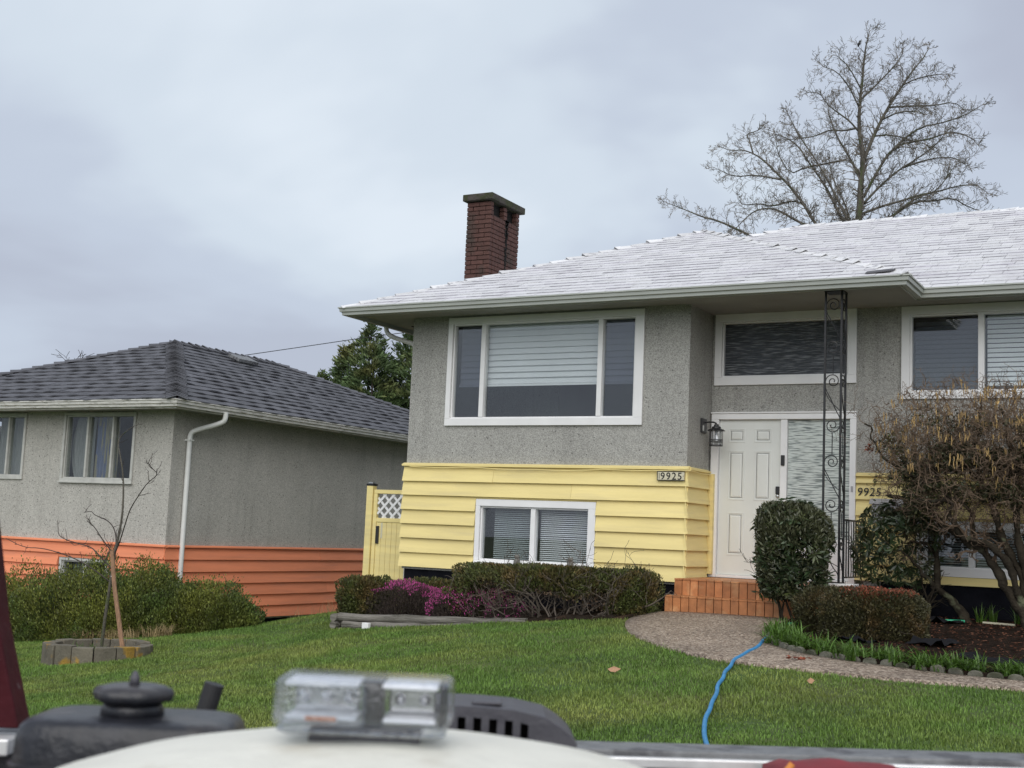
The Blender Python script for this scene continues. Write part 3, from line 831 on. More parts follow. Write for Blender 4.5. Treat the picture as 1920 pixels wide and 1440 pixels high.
mb = MB()
wall_y(mb, 0, XL, XC, 1.765, 3.9, [W_BIG])
wall_y(mb, .004, XL+.002, XC-.002, .30, 1.764, [W_BASE])
front = mb.build('wall', M['stucco'], YH)
mb = MB()
wall_y(mb, RY, XC+.002, XR, .40, 3.9, [W_TRAN, W_RIGHT, W_BASER, (DOORWAY[0], DOORWAY[1], .4, DOORWAY[3])])
mb.build('wall', M['stucco'], YH)
MB().box(XC-.14, XC, .142, RY-.001, .30, 3.899).build('wall', M['stucco'], YH)
MB().box(XL, XL+.14, .142, YB, .30, 3.898).build('wall', M['stucco'], YH)
MB().box(XR-.14, XR, RY+.142, YB, .30, 3.898).build('wall', M['stucco'], YH)
MB().box(XL+.142, XR-.142, YB-.14, YB, .30, 3.897).build('wall', M['stucco'], YH)
mb = MB()
mb.box(XL+.03, XC-.03, .03, .3, -1.1, .299); mb.box(XC-.029, XR-.02, RY-.012, 1.2, -1.1, .399); mb.box(-3.64, XR-.021, RY-.013, RY+.1, .3995, .47); mb.box(XL+.031, XL+.3, .301, YB-.02, -1.1, .297)
mb.box(XC-.2, XC-.03, .301, RY+.02, -1.1, .2985); mb.box(XR-.3, XR-.021, 1.201, YB-.02, -1.1, .296)
mb.build('foundation', M['black_base'], YH)
# rooms behind the glass
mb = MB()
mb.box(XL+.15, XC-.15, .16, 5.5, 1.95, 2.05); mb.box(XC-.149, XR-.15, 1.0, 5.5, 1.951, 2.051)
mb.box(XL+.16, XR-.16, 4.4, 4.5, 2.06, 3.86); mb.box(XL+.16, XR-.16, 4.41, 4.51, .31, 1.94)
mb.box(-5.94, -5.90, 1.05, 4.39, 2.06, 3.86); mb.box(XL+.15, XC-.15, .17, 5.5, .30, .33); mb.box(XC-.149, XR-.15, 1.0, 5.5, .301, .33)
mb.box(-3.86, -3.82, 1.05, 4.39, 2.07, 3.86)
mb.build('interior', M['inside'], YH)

# siding
siding_y(YH, M['yellow'], 0.0, XL-.03, XC+.03, .333, .2005, 7, [(-8.955, -7.125, .40, 1.31)], 1.742, seed=3)
siding_x(YH, M['yellow'], XC, -.05, .735, .333, .2005, 7, 1.742, seed=4)
siding_y(YH, M['yellow'], RY, -3.952, XR+.02, .462, .2, 7, [(-3.215, -1.55, .56, 1.225)], 1.742, seed=5)
# moulded trim along the top of the siding
MB().prism([(XL-.045, .003, 1.743), (XL-.045, -.06, 1.748), (XL-.045, -.06, 1.772), (XL-.045, .003, 1.795)], (XC-XL+.09, 0, 0)).build('trim', M['yellow'], YH)
MB().prism([(XC-.003, .002, 1.743), (XC+.06, .002, 1.748), (XC+.06, .002, 1.772), (XC-.003, .002, 1.795)], (0, .73, 0)).build('trim', M['yellow'], YH)
MB().prism([(-3.95, RY+.003, 1.743), (-3.95, RY-.06, 1.748), (-3.95, RY-.06, 1.772), (-3.95, RY+.003, 1.795)], (8, 0, 0)).build('trim', M['yellow'], YH)
MB().box(XC+.005, XC+.09, .738, .800, .44, 1.742).build('trim', M['yellow'], YH)
# the wire clipped along under that trim
pts = []
for i in range(60):
    t = i/59; x = XL + .1 + (XC-XL-.1)*t
    pts.append((x, -.066 - .006*math.sin(i*1.7), 1.738 - .012*abs(math.sin(t*13)) - .018*max(0, math.sin(t*7-2))))
pts += [(XC+.068, -.05, 1.735), (XC+.07, .3, 1.722), (XC+.068, .70, 1.728)]
MB().tube(pts, .007, 5).build('cable', M['yellow'], YH)

def window(parent, inner, outer, y, mull, glasses, mt_frame=M['white'], trim_out=.035, mw=.034, name='window'):
    """frame mesh with pane and mullion children; glasses = material per light"""
    x0, x1, z0, z1 = inner; X0, X1, Z0, Z1 = outer
    mb = frame_ring(MB(), x0, x1, z0, z1, X0, X1, Z0, Z1, y-trim_out, y-.002)
    frame_ring(mb, x0+.022, x1-.022, z0+.022, z1-.022, x0-.001, x1+.001, z0-.001, z1+.001, y+.0, y+.09)
    w = mb.build(name, mt_frame, parent, bevel=.004)
    edges = [x0+.022] + [v for c in mull for v in (c-mw, c+mw)] + [x1-.022]
    for c in mull:
        MB().box(c-mw, c+mw, y-.012, y+.088, z0+.023, z1-.023).build('mullion', mt_frame, w, bevel=.003)
    for i, g in enumerate(glasses):
        a, b = edges[2*i], edges[2*i+1]
        if g is None: continue
        MB().box(a+.001, b-.001, y+.045, y+.049, z0+.0225, z1-.0225).build('pane', g, w)
    return w

def slats(win, mt, x0, x1, z0, z1, y, pitch, tilt=.2, name='slat', fill=1.02):
    z = z1; rr = random.Random(int(abs(x0)*100))
    while z - pitch > z0 - .001:
        c = Vector(((x0+x1)/2, y, z-pitch/2)); t = tilt + rr.uniform(-.04, .04)
        h = pitch*fill/2; zc = z - pitch/2; d = pitch*math.sin(t)*.5
        sec = [(x0, y-d, zc-h), (x0, y-d-.011, zc-h+.002), (x0, y-d-.009, zc-h+.006), (x0, y-d*.2-.004, zc-h+.016), (x0, y+d, zc+h), (x0, y+d+.002, zc+h)]
        MB().prism(sec, (x1-x0, 0, 0)).build(name, mt, win)
        z -= pitch

w = window(YH, W_BIG, (-9.525, -6.52, 2.32, 3.853), 0, [-8.957, -7.155], [M['glass'], M['glass'], M['glass']])
w['label'] = 'wide living room window with a half lowered pale blind'
slats(w, M['blind'], -9.40, -6.69, 2.915, 3.75, .15, .0835, .22)
MB().box(-9.41, -6.68, .135, .165, 2.885, 2.913).build('blind_rail', M['blind'], w)
for a, b in ((-9.427, -8.993), (-7.119, -6.668)):
    MB().box(a, b, .078, .080, 2.444, 3.742).build('insect_screen', M['screen'], w)
w = window(YH, W_BASE, (-8.948, -7.13, .395, 1.306), 0, [-8.064], [M['glass'], M['glass']])
w['label'] = 'white basement window with mini blinds in the yellow siding'
MB().box(-8.99, -7.09, -.13, -.036, .40, .425).build('sill', M['white'], w, bevel=.004)
def mini_blind(win, x0, x1, z0, z1, y, pitch, mt):
    mb = MB(); z = z1; rr = random.Random(int(abs(x0)*77)); t = .55
    while z > z0:
        j = rr.uniform(-.0015, .0015); s = rr.uniform(-.002, .002)
        mb.add([(x0, y-.011, z-.008+j), (x1, y-.011, z-.008+j+s), (x1, y+.011, z+.006+j+s), (x0, y+.011, z+.006+j)], [(0,1,2,3)])
        z -= pitch
    o = mb.build('blind', mt, win); o['kind'] = 'stuff'
mini_blind(w, -8.74, -8.10, .50, 1.18, .15, .0265, M['blind_mini'])
mini_blind(w, -8.02, -7.26, .50, 1.19, .15, .0265, M['blind'])
w = window(YH, W_TRAN, (-5.848, -3.965, 2.924, 3.880), RY, [], [M['reed_reflection']])
w['label'] = 'wide fixed window of rippled glass, dark soffit reflection painted in, above the front door'
w = window(YH, W_RIGHT, (-3.41, -.35, 2.71, 3.872), RY, [-2.47], [M['glass'], M['glass']])
w['label'] = 'upper window with horizontal blinds behind the catkin shrub'
slats(w, M['blind_mini'], -3.27, -2.52, 2.82, 3.70, RY+.15, .0585, .2, fill=.86)
slats(w, M['blind'], -2.42, -.50, 2.82, 3.75, RY+.15, .0585, .2, fill=.86)
MB().box(-3.286, -2.506, RY+.078, RY+.080, 2.824, 3.742).build('insect_screen', M['screen'], w)
w = window(YH, W_BASER, (-3.21, -1.56, .562, 1.222), RY, [-2.58], [M['glass'], M['glass']])
w['label'] = 'white basement window behind the twisted shrub'
mini_blind(w, -3.09, -2.62, .68, 1.11, RY+.15, .03, M['blind_mini'])
mini_blind(w, -2.54, -1.68, .68, 1.11, RY+.15, .03, M['blind_mini'])

# the front door with its sidelight
mb = MB()
mb.box(-5.867, -3.956, RY-.045, RY+.05, 2.468, 2.543)
mb.box(-5.867, -5.768, RY-.045, RY+.05, .40, 2.4675); mb.box(-4.034, -3.956, RY-.045, RY+.05, .40, 2.4675)
mb.box(-4.930, -4.842, RY-.030, RY+.05, .44, 2.4670)
mb.box(-5.766, -4.036, RY-.035, RY+.06, .40, .438)
fr = mb.build('door_frame', M['white'], YH, bevel=.006)
MB().box(-5.875, -3.95, RY-.06, RY-.001, 2.545, 2.565).build('drip_cap', M['white'], fr, bevel=.004)
dr = MB().box(-5.765, -4.933, RY+.012, RY+.055, .44, 2.466).build('door', M['door'], YH, bevel=.004)
dr['label'] = 'white six-panel front door'
dx0, dx1, dz0, dz1 = -5.765, -4.933, .44, 2.466
for (a, b) in ((.15, .42), (.575, .85)):
    for (c, d) in ((.056, .147), (.2, .52), (.6, .875)):
        xa, xb = dx0+(dx1-dx0)*a, dx0+(dx1-dx0)*b; za, zb = dz1-(dz1-dz0)*d, dz1-(dz1-dz0)*c
        mb = frame_ring(MB(), xa+.016, xb-.016, za+.016, zb-.016, xa, xb, za, zb, RY+.006, RY+.0125)
        mb.prism([(xa+.03, RY+.013, za+.03), (xb-.03, RY+.013, za+.03), (xb-.03, RY+.013, zb-.03), (xa+.03, RY+.013, zb-.03)], (0, -.001, 0))
        i0, i1, k0, k1 = xa+.035, xb-.035, za+.035, zb-.035
        V = [(i0, RY+.0125, k0), (i1, RY+.0125, k0), (i1, RY+.0125, k1), (i0, RY+.0125, k1), (i0+.02, RY+.006, k0+.02), (i1-.02, RY+.006, k0+.02), (i1-.02, RY+.006, k1-.02), (i0+.02, RY+.006, k1-.02)]
        mb.add(V, [(4,5,6,7),(0,1,5,4),(1,2,6,5),(2,3,7,6),(3,0,4,7)])
        mb.build('door_panel', M['door'], dr, bevel=.003)
MB().box(-4.987, -4.938, RY-.022, RY+.011, 1.50, 1.60).build('keypad', M['black_plastic'], dr, bevel=.006)
MB().lathe([(.018, 0), (.022, .01), (.022, .03), (.012, .034)], (-4.962, RY+.012, 1.475), 12, ((1,0,0),(0,0,1),(0,-1,0))).build('lock', M['silver'], dr, smooth=True)
MB().lathe([(.028, 0), (.03, .006), (.012, .012), (.012, .03), (.026, .04), (.03, .055), (.02, .068)], (-4.985, RY+.012, 1.36), 14, ((1,0,0),(0,0,1),(0,-1,0))).build('door_knob', M['silver'], dr, smooth=True)
sl = MB().box(-4.841, -4.035, RY+.012, RY+.05, .44, .95).build('sidelight', M['white'], YH, bevel=.004)
MB().box(-4.840, -4.036, RY+.020, RY+.027, .951, 2.466).build('pane', M['reed_pale'], sl)
mb = frame_ring(MB(), -4.80, -4.075, .50, .89, -4.82, -4.055, .48, .91, RY+.004, RY+.0115); mb.build('panel_moulding', M['white'], sl)
MB().box(-4.916, -4.866, RY-.052, RY-.031, 1.868, 2.003).build('doorbell', M['black_plastic'], fr, bevel=.008)
MB().box(-4.012, -3.985, RY-.055, RY-.046, 1.55, 1.62).build('button_plate', M['mailgrey'], fr, bevel=.002)

# eaves
OV = .75
GX0, GX1, GY0, GY1 = -10.9, -3.02, -.75, .09      # outer gutter lines
GT = ZE - .112
mb = MB()
mb.box(GX0+.10, GX1-.10, GY0+.10, .0-.001, 3.878, 3.896)
mb.box(XC+.001, GX1-.101, .0, RY-.001, 3.878, 3.896); mb.box(GX1-.10, 4.75, GY1+.10, RY-.001, 3.8785, 3.896)
mb.box(GX0+.10, XL-.001, .0, 9.85, 3.8785, 3.896)
mb.build('soffit', M['soffit'], YH)
MB().box(-10.55, -10.2, .55, .95, 3.868, 3.877).build('soffit_vent', M['soot_and_shade'], YH)
mb = MB()
mb.box(GX0+.102, GX1-.102, GY0+.082, GY0+.099, 3.83, ZE-.02); mb.box(GX0+.082, GX0+.099, GY0+.1, 9.87, 3.83, ZE-.02)
mb.box(GX1-.099, GX1-.082, GY0+.101, GY1+.099, 3.83, ZE-.02); mb.box(GX1-.101, 4.75, GY1+.1005, GY1+.117, 3.83, ZE-.02)
mb.build('fascia', M['gutter'], YH)
gutter_run(YH, M['gutter'], (GX0+.08, GY0+.08, 0), (GX1-.08, GY0+.08, 0), (0, -1, 0), GT, 1, 1)
gutter_run(YH, M['gutter'], (GX1-.08, GY0+.08, 0), (GX1-.08, GY1+.08, 0), (1, 0, 0), GT, 1, -1)
gutter_run(YH, M['gutter'], (GX1-.08, GY1+.08, 0), (4.75, GY1+.08, 0), (0, -1, 0), GT, -1, 0)
gutter_run(YH, M['gutter'], (GX0+.08, 9.85, 0), (GX0+.08, GY0+.08, 0), (-1, 0, 0), GT, 0, 1)
ds = [(-10.85, .33, 3.85), (-10.85, .33, 3.80), (-10.82, .33, 3.74), (-10.72, .315, 3.68), (-10.4, .25, 3.585), (-10.26, .22, 3.54), (-10.205, .21, 3.47), (-10.20, .21, 3.3), (-10.20, .21, -.1)]
MB().tube(smooth_line(ds, 2), .036, 10).build('downspout', M['gutter2'], YH, smooth=True)

# roof planes (plan points lifted to the pitch)
def RP(x, y, d): return (x, y, ZE + d*TP)
AP = RP(-6.96, 3.19, 3.94); V4 = RP(-6.96, 4.03, 3.94); RL = RP(-5.97, 5.02, 4.93); RR = RP(-.13, 5.02, 4.93)
FL, FR = RP(-10.9, -.75, 0), RP(-3.02, -.75, 0); VR = RP(-3.02, .09, 0); MR = RP(4.8, .09, 0); BR = RP(4.8, 9.95, 0); BL = RP(-10.9, 9.95, 0)
mb = MB()
for poly in ([FL, FR, AP], [FR, VR, V4, AP], [VR, MR, RR, RL, V4], [FL, AP, V4, RL, BL], [MR, BR, RR], [BR, BL, RL, RR]):
    mb.add(poly, [tuple(range(len(poly)))])
roof = mb.build('roof', M['roofbase'], YH)
roof['label'] = 'low hipped roof of whitened shingles'
shingle_plane('y', [FL, FR, AP], FL, FR, .185, .30, .011, .003, 21)
shingle_plane('y', [FR, VR, V4, AP], FR, VR, .185, .30, .011, .003, 22)
shingle_plane('y', [VR, MR, RR, RL, V4], VR, MR, .185, .30, .011, .003, 23)
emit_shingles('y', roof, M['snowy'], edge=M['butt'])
mb = MB()
for poly in ([FL, AP, V4, RL, BL], [MR, BR, RR], [BR, BL, RL, RR]):
    mb.add([(x, y, z+.012) for x, y, z in poly], [tuple(range(len(poly)))])
mb.build('rear_slope', M['snowy'], roof)
dn_f = Vector((0, -1, -TP)); dn_l = Vector((-1, 0, -TP)); dn_r = Vector((1, 0, -TP)); dn_b = Vector((0, 1, -TP))
caps(roof, M['cap_dark'], FL, AP, dn_l, dn_f, .27, .11, .012, .014, 31, base=-.006)
caps(roof, M['cap_dark'], FR, AP, dn_f, dn_r, .27, .085, .013, .012, 32, base=.002)
caps(roof, M['cap_dark'], AP, V4, dn_l, dn_r, .27, .11, .012, .012, 33, base=-.006)
caps(roof, M['cap_dark'], V4, RL, dn_l, dn_f, .27, .11, .012, .012, 34, base=-.006)
caps(roof, M['cap_dark'], RR, RL, dn_b, dn_f, .27, .12, .012, .004, 35)
# loose dark flap by the corner of the eave
MB().obox((-3.35, -.62, ZE+.085), (.16, .01, .012), (.0, .05, .02), (0, 0, .006)).build('flashing', M['roofbase'], roof)

# chimney
CX0, CX1, CY0, CY1, CZ0, CZ1 = -10.556, -10.10, 2.0, 2.945, 3.2, 6.145
mb = MB()
mb.box(CX0+.02, CX1-.02, CY0+.02, CY1-.02, CZ0, 5.93)
mb.box(CX0+.02, CX0+.08, CY0+.021, CY1-.021, 5.931, CZ1-.002)
ch = mb.build('chimney', M['mortar'], YH)
ch['label'] = 'dark red brick chimney with a mossy concrete cap'
def brick_mesh(lx, ly, lz):
    mb = MB(); b = .006
    x, y, z = lx/2, ly/2, lz/2
    V = []
    for sx in (-1, 1):
        for sy in (-1, 1):
            for sz in (-1, 1):
                V += [(sx*x, sy*(y-b), sz*(z-b)), (sx*(x-b), sy*y, sz*(z-b)), (sx*(x-b), sy*(y-b), sz*z)]
    import bmesh
    bm = bmesh.new()
    for p in V: bm.verts.new(p)
    bmesh.ops.convex_hull(bm, input=bm.verts)
    me = bpy.data.meshes.new('brick'); bm.to_mesh(me); bm.free(); me.materials.append(M['brick'])
    return me
BM = {}
def brick(x, y, z, lx, ly, lz):
    k = (round(lx, 3), round(ly, 3), round(lz, 3))
    if k not in BM: BM[k] = brick_mesh(*k)
    o = bpy.data.objects.new('brick', BM[k]); COL.objects.link(o); o.parent = ch; ORG[o.name] = ORG[ch.name]
    rr = random
    o.location = Vector((x + rr.uniform(-.003, .003), y + rr.uniform(-.003, .003), z)) - ORG[ch.name]
    o.rotation_euler = (0, 0, rr.uniform(-.008, .008))
row = 0; bh = .0735; z = 4.15
while z + bh < CZ1:
    top = z > 5.90
    # front face: two stretchers or header-stretcher-header
    yy = CY0 + .045
    xs = [CX0, CX0+.228, CX1] if row % 2 == 0 else [CX0, CX0+.114, CX0+.342, CX1]
    for a, b in zip(xs, xs[1:]): brick((a+b)/2, yy, z+bh/2, b-a-.009, .09, bh-.009)
    # side face towards +X
    ys = [CY0+.092] + ([CY0+.092+.2*i for i in range(1, 4)] if row % 2 else [CY0+.092+.1+.2*i for i in range(0, 4)]) + [CY1]
    if not top:
        for a, b in zip(ys, ys[1:]): brick(CX1-.045, (a+b)/2, z+bh/2, .09, b-a-.009, bh-.009)
    else:
        brick(CX1-.045, (CY0+CY1)/2, z+bh/2, .09, .10, bh-.009); brick(CX1-.045, CY1-.05, z+bh/2, .09, .10, bh-.009)
    brick(CX0+.045, CY1-.3, z+bh/2, .09, .2, bh-.009)
    z += bh; row += 1
MB().box(CX0-.05, CX1+.05, CY0-.07, CY1+.10, CZ1+.004, CZ1+.115).build('chimney_cap', M['capstone'], ch, bevel=.012)
MB().box(CX0+.081, CX1-.1, CY0+.10, CY1-.03, 5.94, CZ1-.003).build('flue', M['soot_and_shade'], ch)
mb = MB(); rr = random.Random(5)
for i in range(60):
    zz = 5.92 - 1.05*(i/60)**1.2; wdt = .05*(1-(i/60))+.012
    mb.obox((CX1+.003, CY0+.52+rr.uniform(-.02, .02)-.0*i, zz), (.003, 0, 0), (0, wdt*rr.uniform(.3, 1), 0), (0, 0, .014))
mb.build('moss_streak', M['soot_and_shade'], ch)

# ---------------------------------------------------------------- neighbour
NH = thing('neighbour_house', (-18.3, 5, -1), 'grey stucco house with orange lower siding and a dark shingle roof', 'house')
nX, nL, nB = -14.64, -22.3, 10.0
nW1 = (-17.06, -15.50, 1.46, 2.52); nW2 = (-19.5, -18.08, 1.48, 2.52); nWB = (-16.90, -15.88, -.30, .10)
mb = MB(); wall_y(mb, 0, nL, nX, .40, 2.62, [nW1, nW2]); wall_y(mb, .004, nL+.002, nX-.002, -.80, .399, [nWB]); mb.build('wall', M['stucco2'], NH)
MB().box(nX-.14, nX, .142, nB, -.80, 2.62).build('wall', M['stucco2'], NH)
MB().box(nL, nL+.14, .142, nB, -.80, 2.62).build('wall', M['stucco2'], NH)
MB().box(nL+.142, nX-.142, nB-.14, nB, -.80, 2.62).build('wall', M['stucco2'], NH)
mb = MB(); mb.box(nL+.04, nX-.04, .04, .3, -2, -.801); mb.box(nX-.3, nX-.041, .301, nB-.05, -2, -.802); mb.build('foundation', M['black_base'], NH)
mb = MB(); mb.box(nL+.15, nX-.15, 3.2, 3.3, -.7, 2.6); mb.box(nL+.15, nX-.15, .16, 3.19, .55, .62); mb.box(nL+.15, nX-.15, .16, 3.19, -.8, -.75); mb.build('interior', M['inside'], NH)
siding_y(NH, M['orange'], 0, nL-.03, nX+.03, -.77, .1965, 6, [(-16.98, -15.80, -.36, .15)], .395, seed=13)
siding_x(NH, M['orange'], nX, -.033, nB, -.77, .1965, 6, .395, seed=14, joint=True)
MB().prism([(nL-.045, .003, .396), (nL-.045, -.06, .402), (nL-.045, -.06, .42), (nL-.045, .003, .44)], (nX-nL+.09, 0, 0)).build('trim', M['orange'], NH)
MB().prism([(nX-.003, .004, .396), (nX+.06, .004, .402), (nX+.06, .004, .42), (nX-.003, .004, .44)], (0, nB, 0)).build('trim', M['orange'], NH)
M['alu'] = mat('old_aluminium', (.50, .50, .465), .5, .12, 8)
def curtain(win, mt, x0, x1, z0, z1, y, amp, per, seed, pinch=0):
    r = np.random.default_rng(seed); n = int((x1-x0)/per*8); V = []; F = []
    for j in range(9):
        t = j/8; z = z1 + (z0-z1)*t
        for i in range(n+1):
            u = i/n; x = x0 + (x1-x0)*u
            if pinch: x += pinch*math.sin(t*math.pi)*(1-u)
            V.append((x, y + amp*math.sin(u*(x1-x0)/per*6.283 + .4*math.sin(t*5+u*9)), z))
    F = [(j*(n+1)+i, j*(n+1)+i+1, (j+1)*(n+1)+i+1, (j+1)*(n+1)+i) for j in range(8) for i in range(n)]
    return arr_mesh('curtain', V, np.array(F), mt, win, smooth=True)
w = window(NH, nW1, (-17.11, -15.45, 1.40, 2.565), 0, [-16.55, -15.97], [M['glass2']]*3, M['alu'], .03, .02)
w['label'] = 'aluminium three-light window with drapes, nearest the corner'
curtain(w, M['curtain'], -17.0, -16.56, 1.48, 2.5, .20, .02, .09, 1, -.12)
curtain(w, M['drape'], -16.53, -16.0, 1.48, 2.5, .19, .02, .08, 2)
MB().box(-17.13, -15.43, -.055, -.031, 1.385, 1.405).build('sill', M['alu'], w)
w = window(NH, nW2, (-19.55, -18.03, 1.42, 2.565), 0, [-18.95, -18.48], [M['glass2']]*3, M['alu'], .03, .02)
w['label'] = 'aluminium window with pale curtains at the left edge'
curtain(w, M['curtain'], -18.93, -18.12, 1.5, 2.5, .20, .02, .10, 3)
w = window(NH, nWB, (-16.95, -15.83, -.35, .14), 0, [-16.37], [M['glass2']]*2, M['alu'], .03, .025)
w['label'] = 'small basement window half hidden by the big shrub'
curtain(w, M['curtain'], -16.85, -16.42, -.27, .05, .2, .01, .12, 4)

NZ, NT = 2.70, .403
def NP(x, y, d): return (x, y, NZ + d*NT)
nFR = NP(-14.04, -.6, 0); nFL = NP(-22.04-.8, -.6, 0); nA = NP(-18.04, 3.4, 4.0); nR = NP(-18.04, 6.56, 4.0); nBR = NP(-14.04, 10.56, 0); nBL = NP(-22.84, 10.56, 0)
nFL = NP(-22.04, -.6, 0); nBL = NP(-22.04, 10.56, 0)
mb = MB()
for poly in ([nFL, nFR, nA], [nFR, nBR, nR, nA], [nBR, nBL, nR], [nBL, nFL, nA, nR]): mb.add(poly, [tuple(range(len(poly)))])
nroof = mb.build('roof', M['slatebase'], NH); nroof['label'] = 'hipped roof of wavy dark grey shingles'
shingle_plane('n', [nFL, nFR, nA], nFL, nFR, .262, .42, .014, .006, 41, wavy=.022)
shingle_plane('n', [nFR, nBR, nR, nA], nFR, nBR, .262, .42, .014, .006, 42, wavy=.022)
emit_shingles('n', nroof, M['slate'])
caps(nroof, M['slate'], nFR, nA, (0, -1, -NT), (1, 0, -NT), .135, .17, .014, .006, 51, base=.026)
caps(nroof, M['slate'], nFL, nA, (-1, 0, -NT), (0, -1, -NT), .2, .15, .014, .012, 52, base=.03)
caps(nroof, M['slate'], nA, nR, (-1, 0, -NT), (1, 0, -NT), .2, .15, .014, .012, 53, base=.03)
caps(nroof, M['slate'], nBR, nR, (1, 0, -NT), (0, 1, -NT), .2, .15, .014, .01, 54, base=.03)
mb = MB()
sv = Vector((-1, 0, NT)).normalized(); nv = Vector((NT, 0, 1)).normalized(); c0 = Vector((-17.45, 4.75, NZ+3.41*NT)) + nv*.09
mb.obox(c0, sv*.16, (0, .30, 0), nv*.035); mb.obox(c0 - nv*.07, sv*.12, (0, .22, 0), nv*.04)
mb.build('roof_vent', M['railgrey'], nroof, bevel=.01)
mb = MB(); mb.box(-21.94, nX+.001, -.5, -.001, 2.585, 2.60); mb.box(nX+.002, -14.14, -.5, 10.46, 2.5855, 2.60); mb.build('soffit', M['soffit'], NH)
mb = MB(); mb.box(-21.95, -14.141, -.519, -.502, 2.56, NZ-.02); mb.box(-14.139, -14.122, -.519, 10.46, 2.56, NZ-.02); mb.build('fascia', M['gutter2'], NH)
gutter_run(NH, M['gutter2'], (-22.0, -.52, 0), (-14.12, -.52, 0), (0, -1, 0), NZ-.112, 0, 1)
gutter_run(NH, M['gutter2'], (-14.12, -.52, 0), (-14.12, 10.5, 0), (1, 0, 0), NZ-.112, 1, 0)
M['spoutwhite'] = mat('white_downspout', (.70, .71, .69), .5, .06, 6)
dsp = MB().tube(smooth_line([(-14.06, .55, 2.60), (-14.06, .55, 2.50), (-14.10, .54, 2.43), (-14.50, .35, 2.30), (-14.575, .32, 2.24), (-14.58, .32, 2.1), (-14.58, .32, -.9)], 2), .042, 8).build('downspout', M['spoutwhite'], NH, smooth=True)
MB().box(-14.638, -14.53, .27, .375, 2.12, 2.145).build('bracket', M['spoutwhite'], dsp)
MB().lathe([(.075, 0), (.07, .02), (.03, .03)], (nX, 7.6, 1.8), 14, ((0,1,0),(0,0,1),(1,0,0))).build('vent_cover', M['stucco2'], NH, smooth=True)

# ---------------------------------------------------------------- front steps
SX0, SX1 = -5.82, -3.66
FS = thing('front_steps', (-4.8, -.3, 0), 'two terracotta tiled steps up to the white front door', 'steps')
mb = MB(); mb.box(SX0+.012, SX1-.012, -.79, RY-.04, -.2, .175); mb.box(SX0+.012, SX1-.012, -.49, RY-.041, .176, .375); mb.build('core', M['grout'], FS)
tw = .1053
tm_r = None
def tiles(y, z0, z1, x0, x1, ytread0, ytread1, seed):
    rr = random.Random(seed); n = round((x1-x0)/tw); wd = (x1-x0)/n
    for i in range(n):
        a, b = x0+wd*i+.004, x0+wd*(i+1)-.004; j = rr.uniform(-.002, .002)
        MB().box(a, b, y-.006+j, y+.014, z0+.004, z1-.006).build('tile', M['tile'], FS, bevel=.0025)
        k = ytread0
        while k < ytread1 - .02:
            k2 = min(k+.2, ytread1); MB().box(a, b, k+.004, k2-.004, z1-.004, z1+.016+rr.uniform(-.001, .001)).build('tile', M['tile'], FS, bevel=.0025); k = k2
tiles(-.80, -.01, .185, SX0, SX1, -.815, -.50, 1)
tiles(-.50, .190, .380, SX0, SX1, -.515, -.11, 2)
mb = MB(); mb.box(SX0+.002, SX1-.002, -.10, RY-.05, .3755, .397); mb.build('landing', M['tile'], FS)
mb = MB(); mb.box(-4.06, SX1, -.475, -.18, .400, .44); mb.build('column_block', M['white'], FS, bevel=.006)

# ---------------------------------------------------------------- wrought iron column and railing
IC = thing('porch_column', (-3.93, -.32, .44), 'open black wrought-iron porch column with scrollwork, from landing to eaves', 'column')
B1, B2, B3 = (-4.03, -.42), (-3.838, -.42), (-3.838, -.22)
for (x, y) in (B1, B2, B3): MB().box(x-.0115, x+.0115, y-.0115, y+.0115, .441, 3.862).build('bar', M['iron'], IC)
mb = MB(); mb.box(-4.045, -3.823, -.435, -.205, 3.863, 3.877); mb.build('top_plate', M['iron'], IC)
mb = MB(); mb.box(-4.045, -3.823, -.435, -.205, .4405, .452); mb.build('base_plate', M['iron'], IC)
def scroll(c, r, a0, turns, inner, e1, e2, n=26):
    P = []
    for i in range(n+1):
        t = i/n; a = a0 + turns*2*math.pi*t; rr = r*(1-t) + inner*t
        P.append(Vector(c) + Vector(e1)*rr*math.cos(a) + Vector(e2)*rr*math.sin(a))
    return P
def panel(pa, pb):
    """scrollwork between two bars, bottom to top"""
    pa, pb = Vector((*pa, 0)), Vector((*pb, 0)); e1 = (pb-pa).normalized(); wd = (pb-pa).length; c = (pa+pb)/2; e2 = Vector((0, 0, 1)); R = wd*.40
    R = wd*.46
    tops = [3.21, 2.27, 1.34]; lows = [3.70, 2.79, 1.84, .88]
    for z in tops:                       # open scroll with the curl to the left, link hanging below
        MB().tube(scroll(c+e2*z, R, 0, -1.6, R*.16, e1, e2), .0066, 5).build('scroll', M['iron'], IC)
    for z in lows:
        MB().tube(scroll(c+e2*z, R, math.pi, -1.6, R*.16, e1, e2), .0066, 5).build('scroll', M['iron'], IC)
    for a_, b_ in zip(tops, lows[1:]):
        MB().tube([c+e2*(a_-R), c+e2*(b_+R)], .006, 5).build('link', M['iron'], IC)
    for a_, b_ in zip(lows, tops + [.46]):
        s0 = c - e1*R + e2*a_; s1 = c + e1*R + e2*b_
        P = [s0, s0 - e2*.09, s0.lerp(s1, .34) - e1*.01, s0.lerp(s1, .66) + e1*.01, s1 + e2*.09, s1]
        MB().tube(smooth_line(P, 2), .006, 5).build('s_bar', M['iron'], IC)
        P = [s0 - e2*.12, s0.lerp(s1, .42) - e1*.035, s1 + e2*.17]
        MB().tube(smooth_line(P, 2), .0045, 5).build('s_bar', M['iron'], IC)
panel(B1, B2); panel(B2, B3)

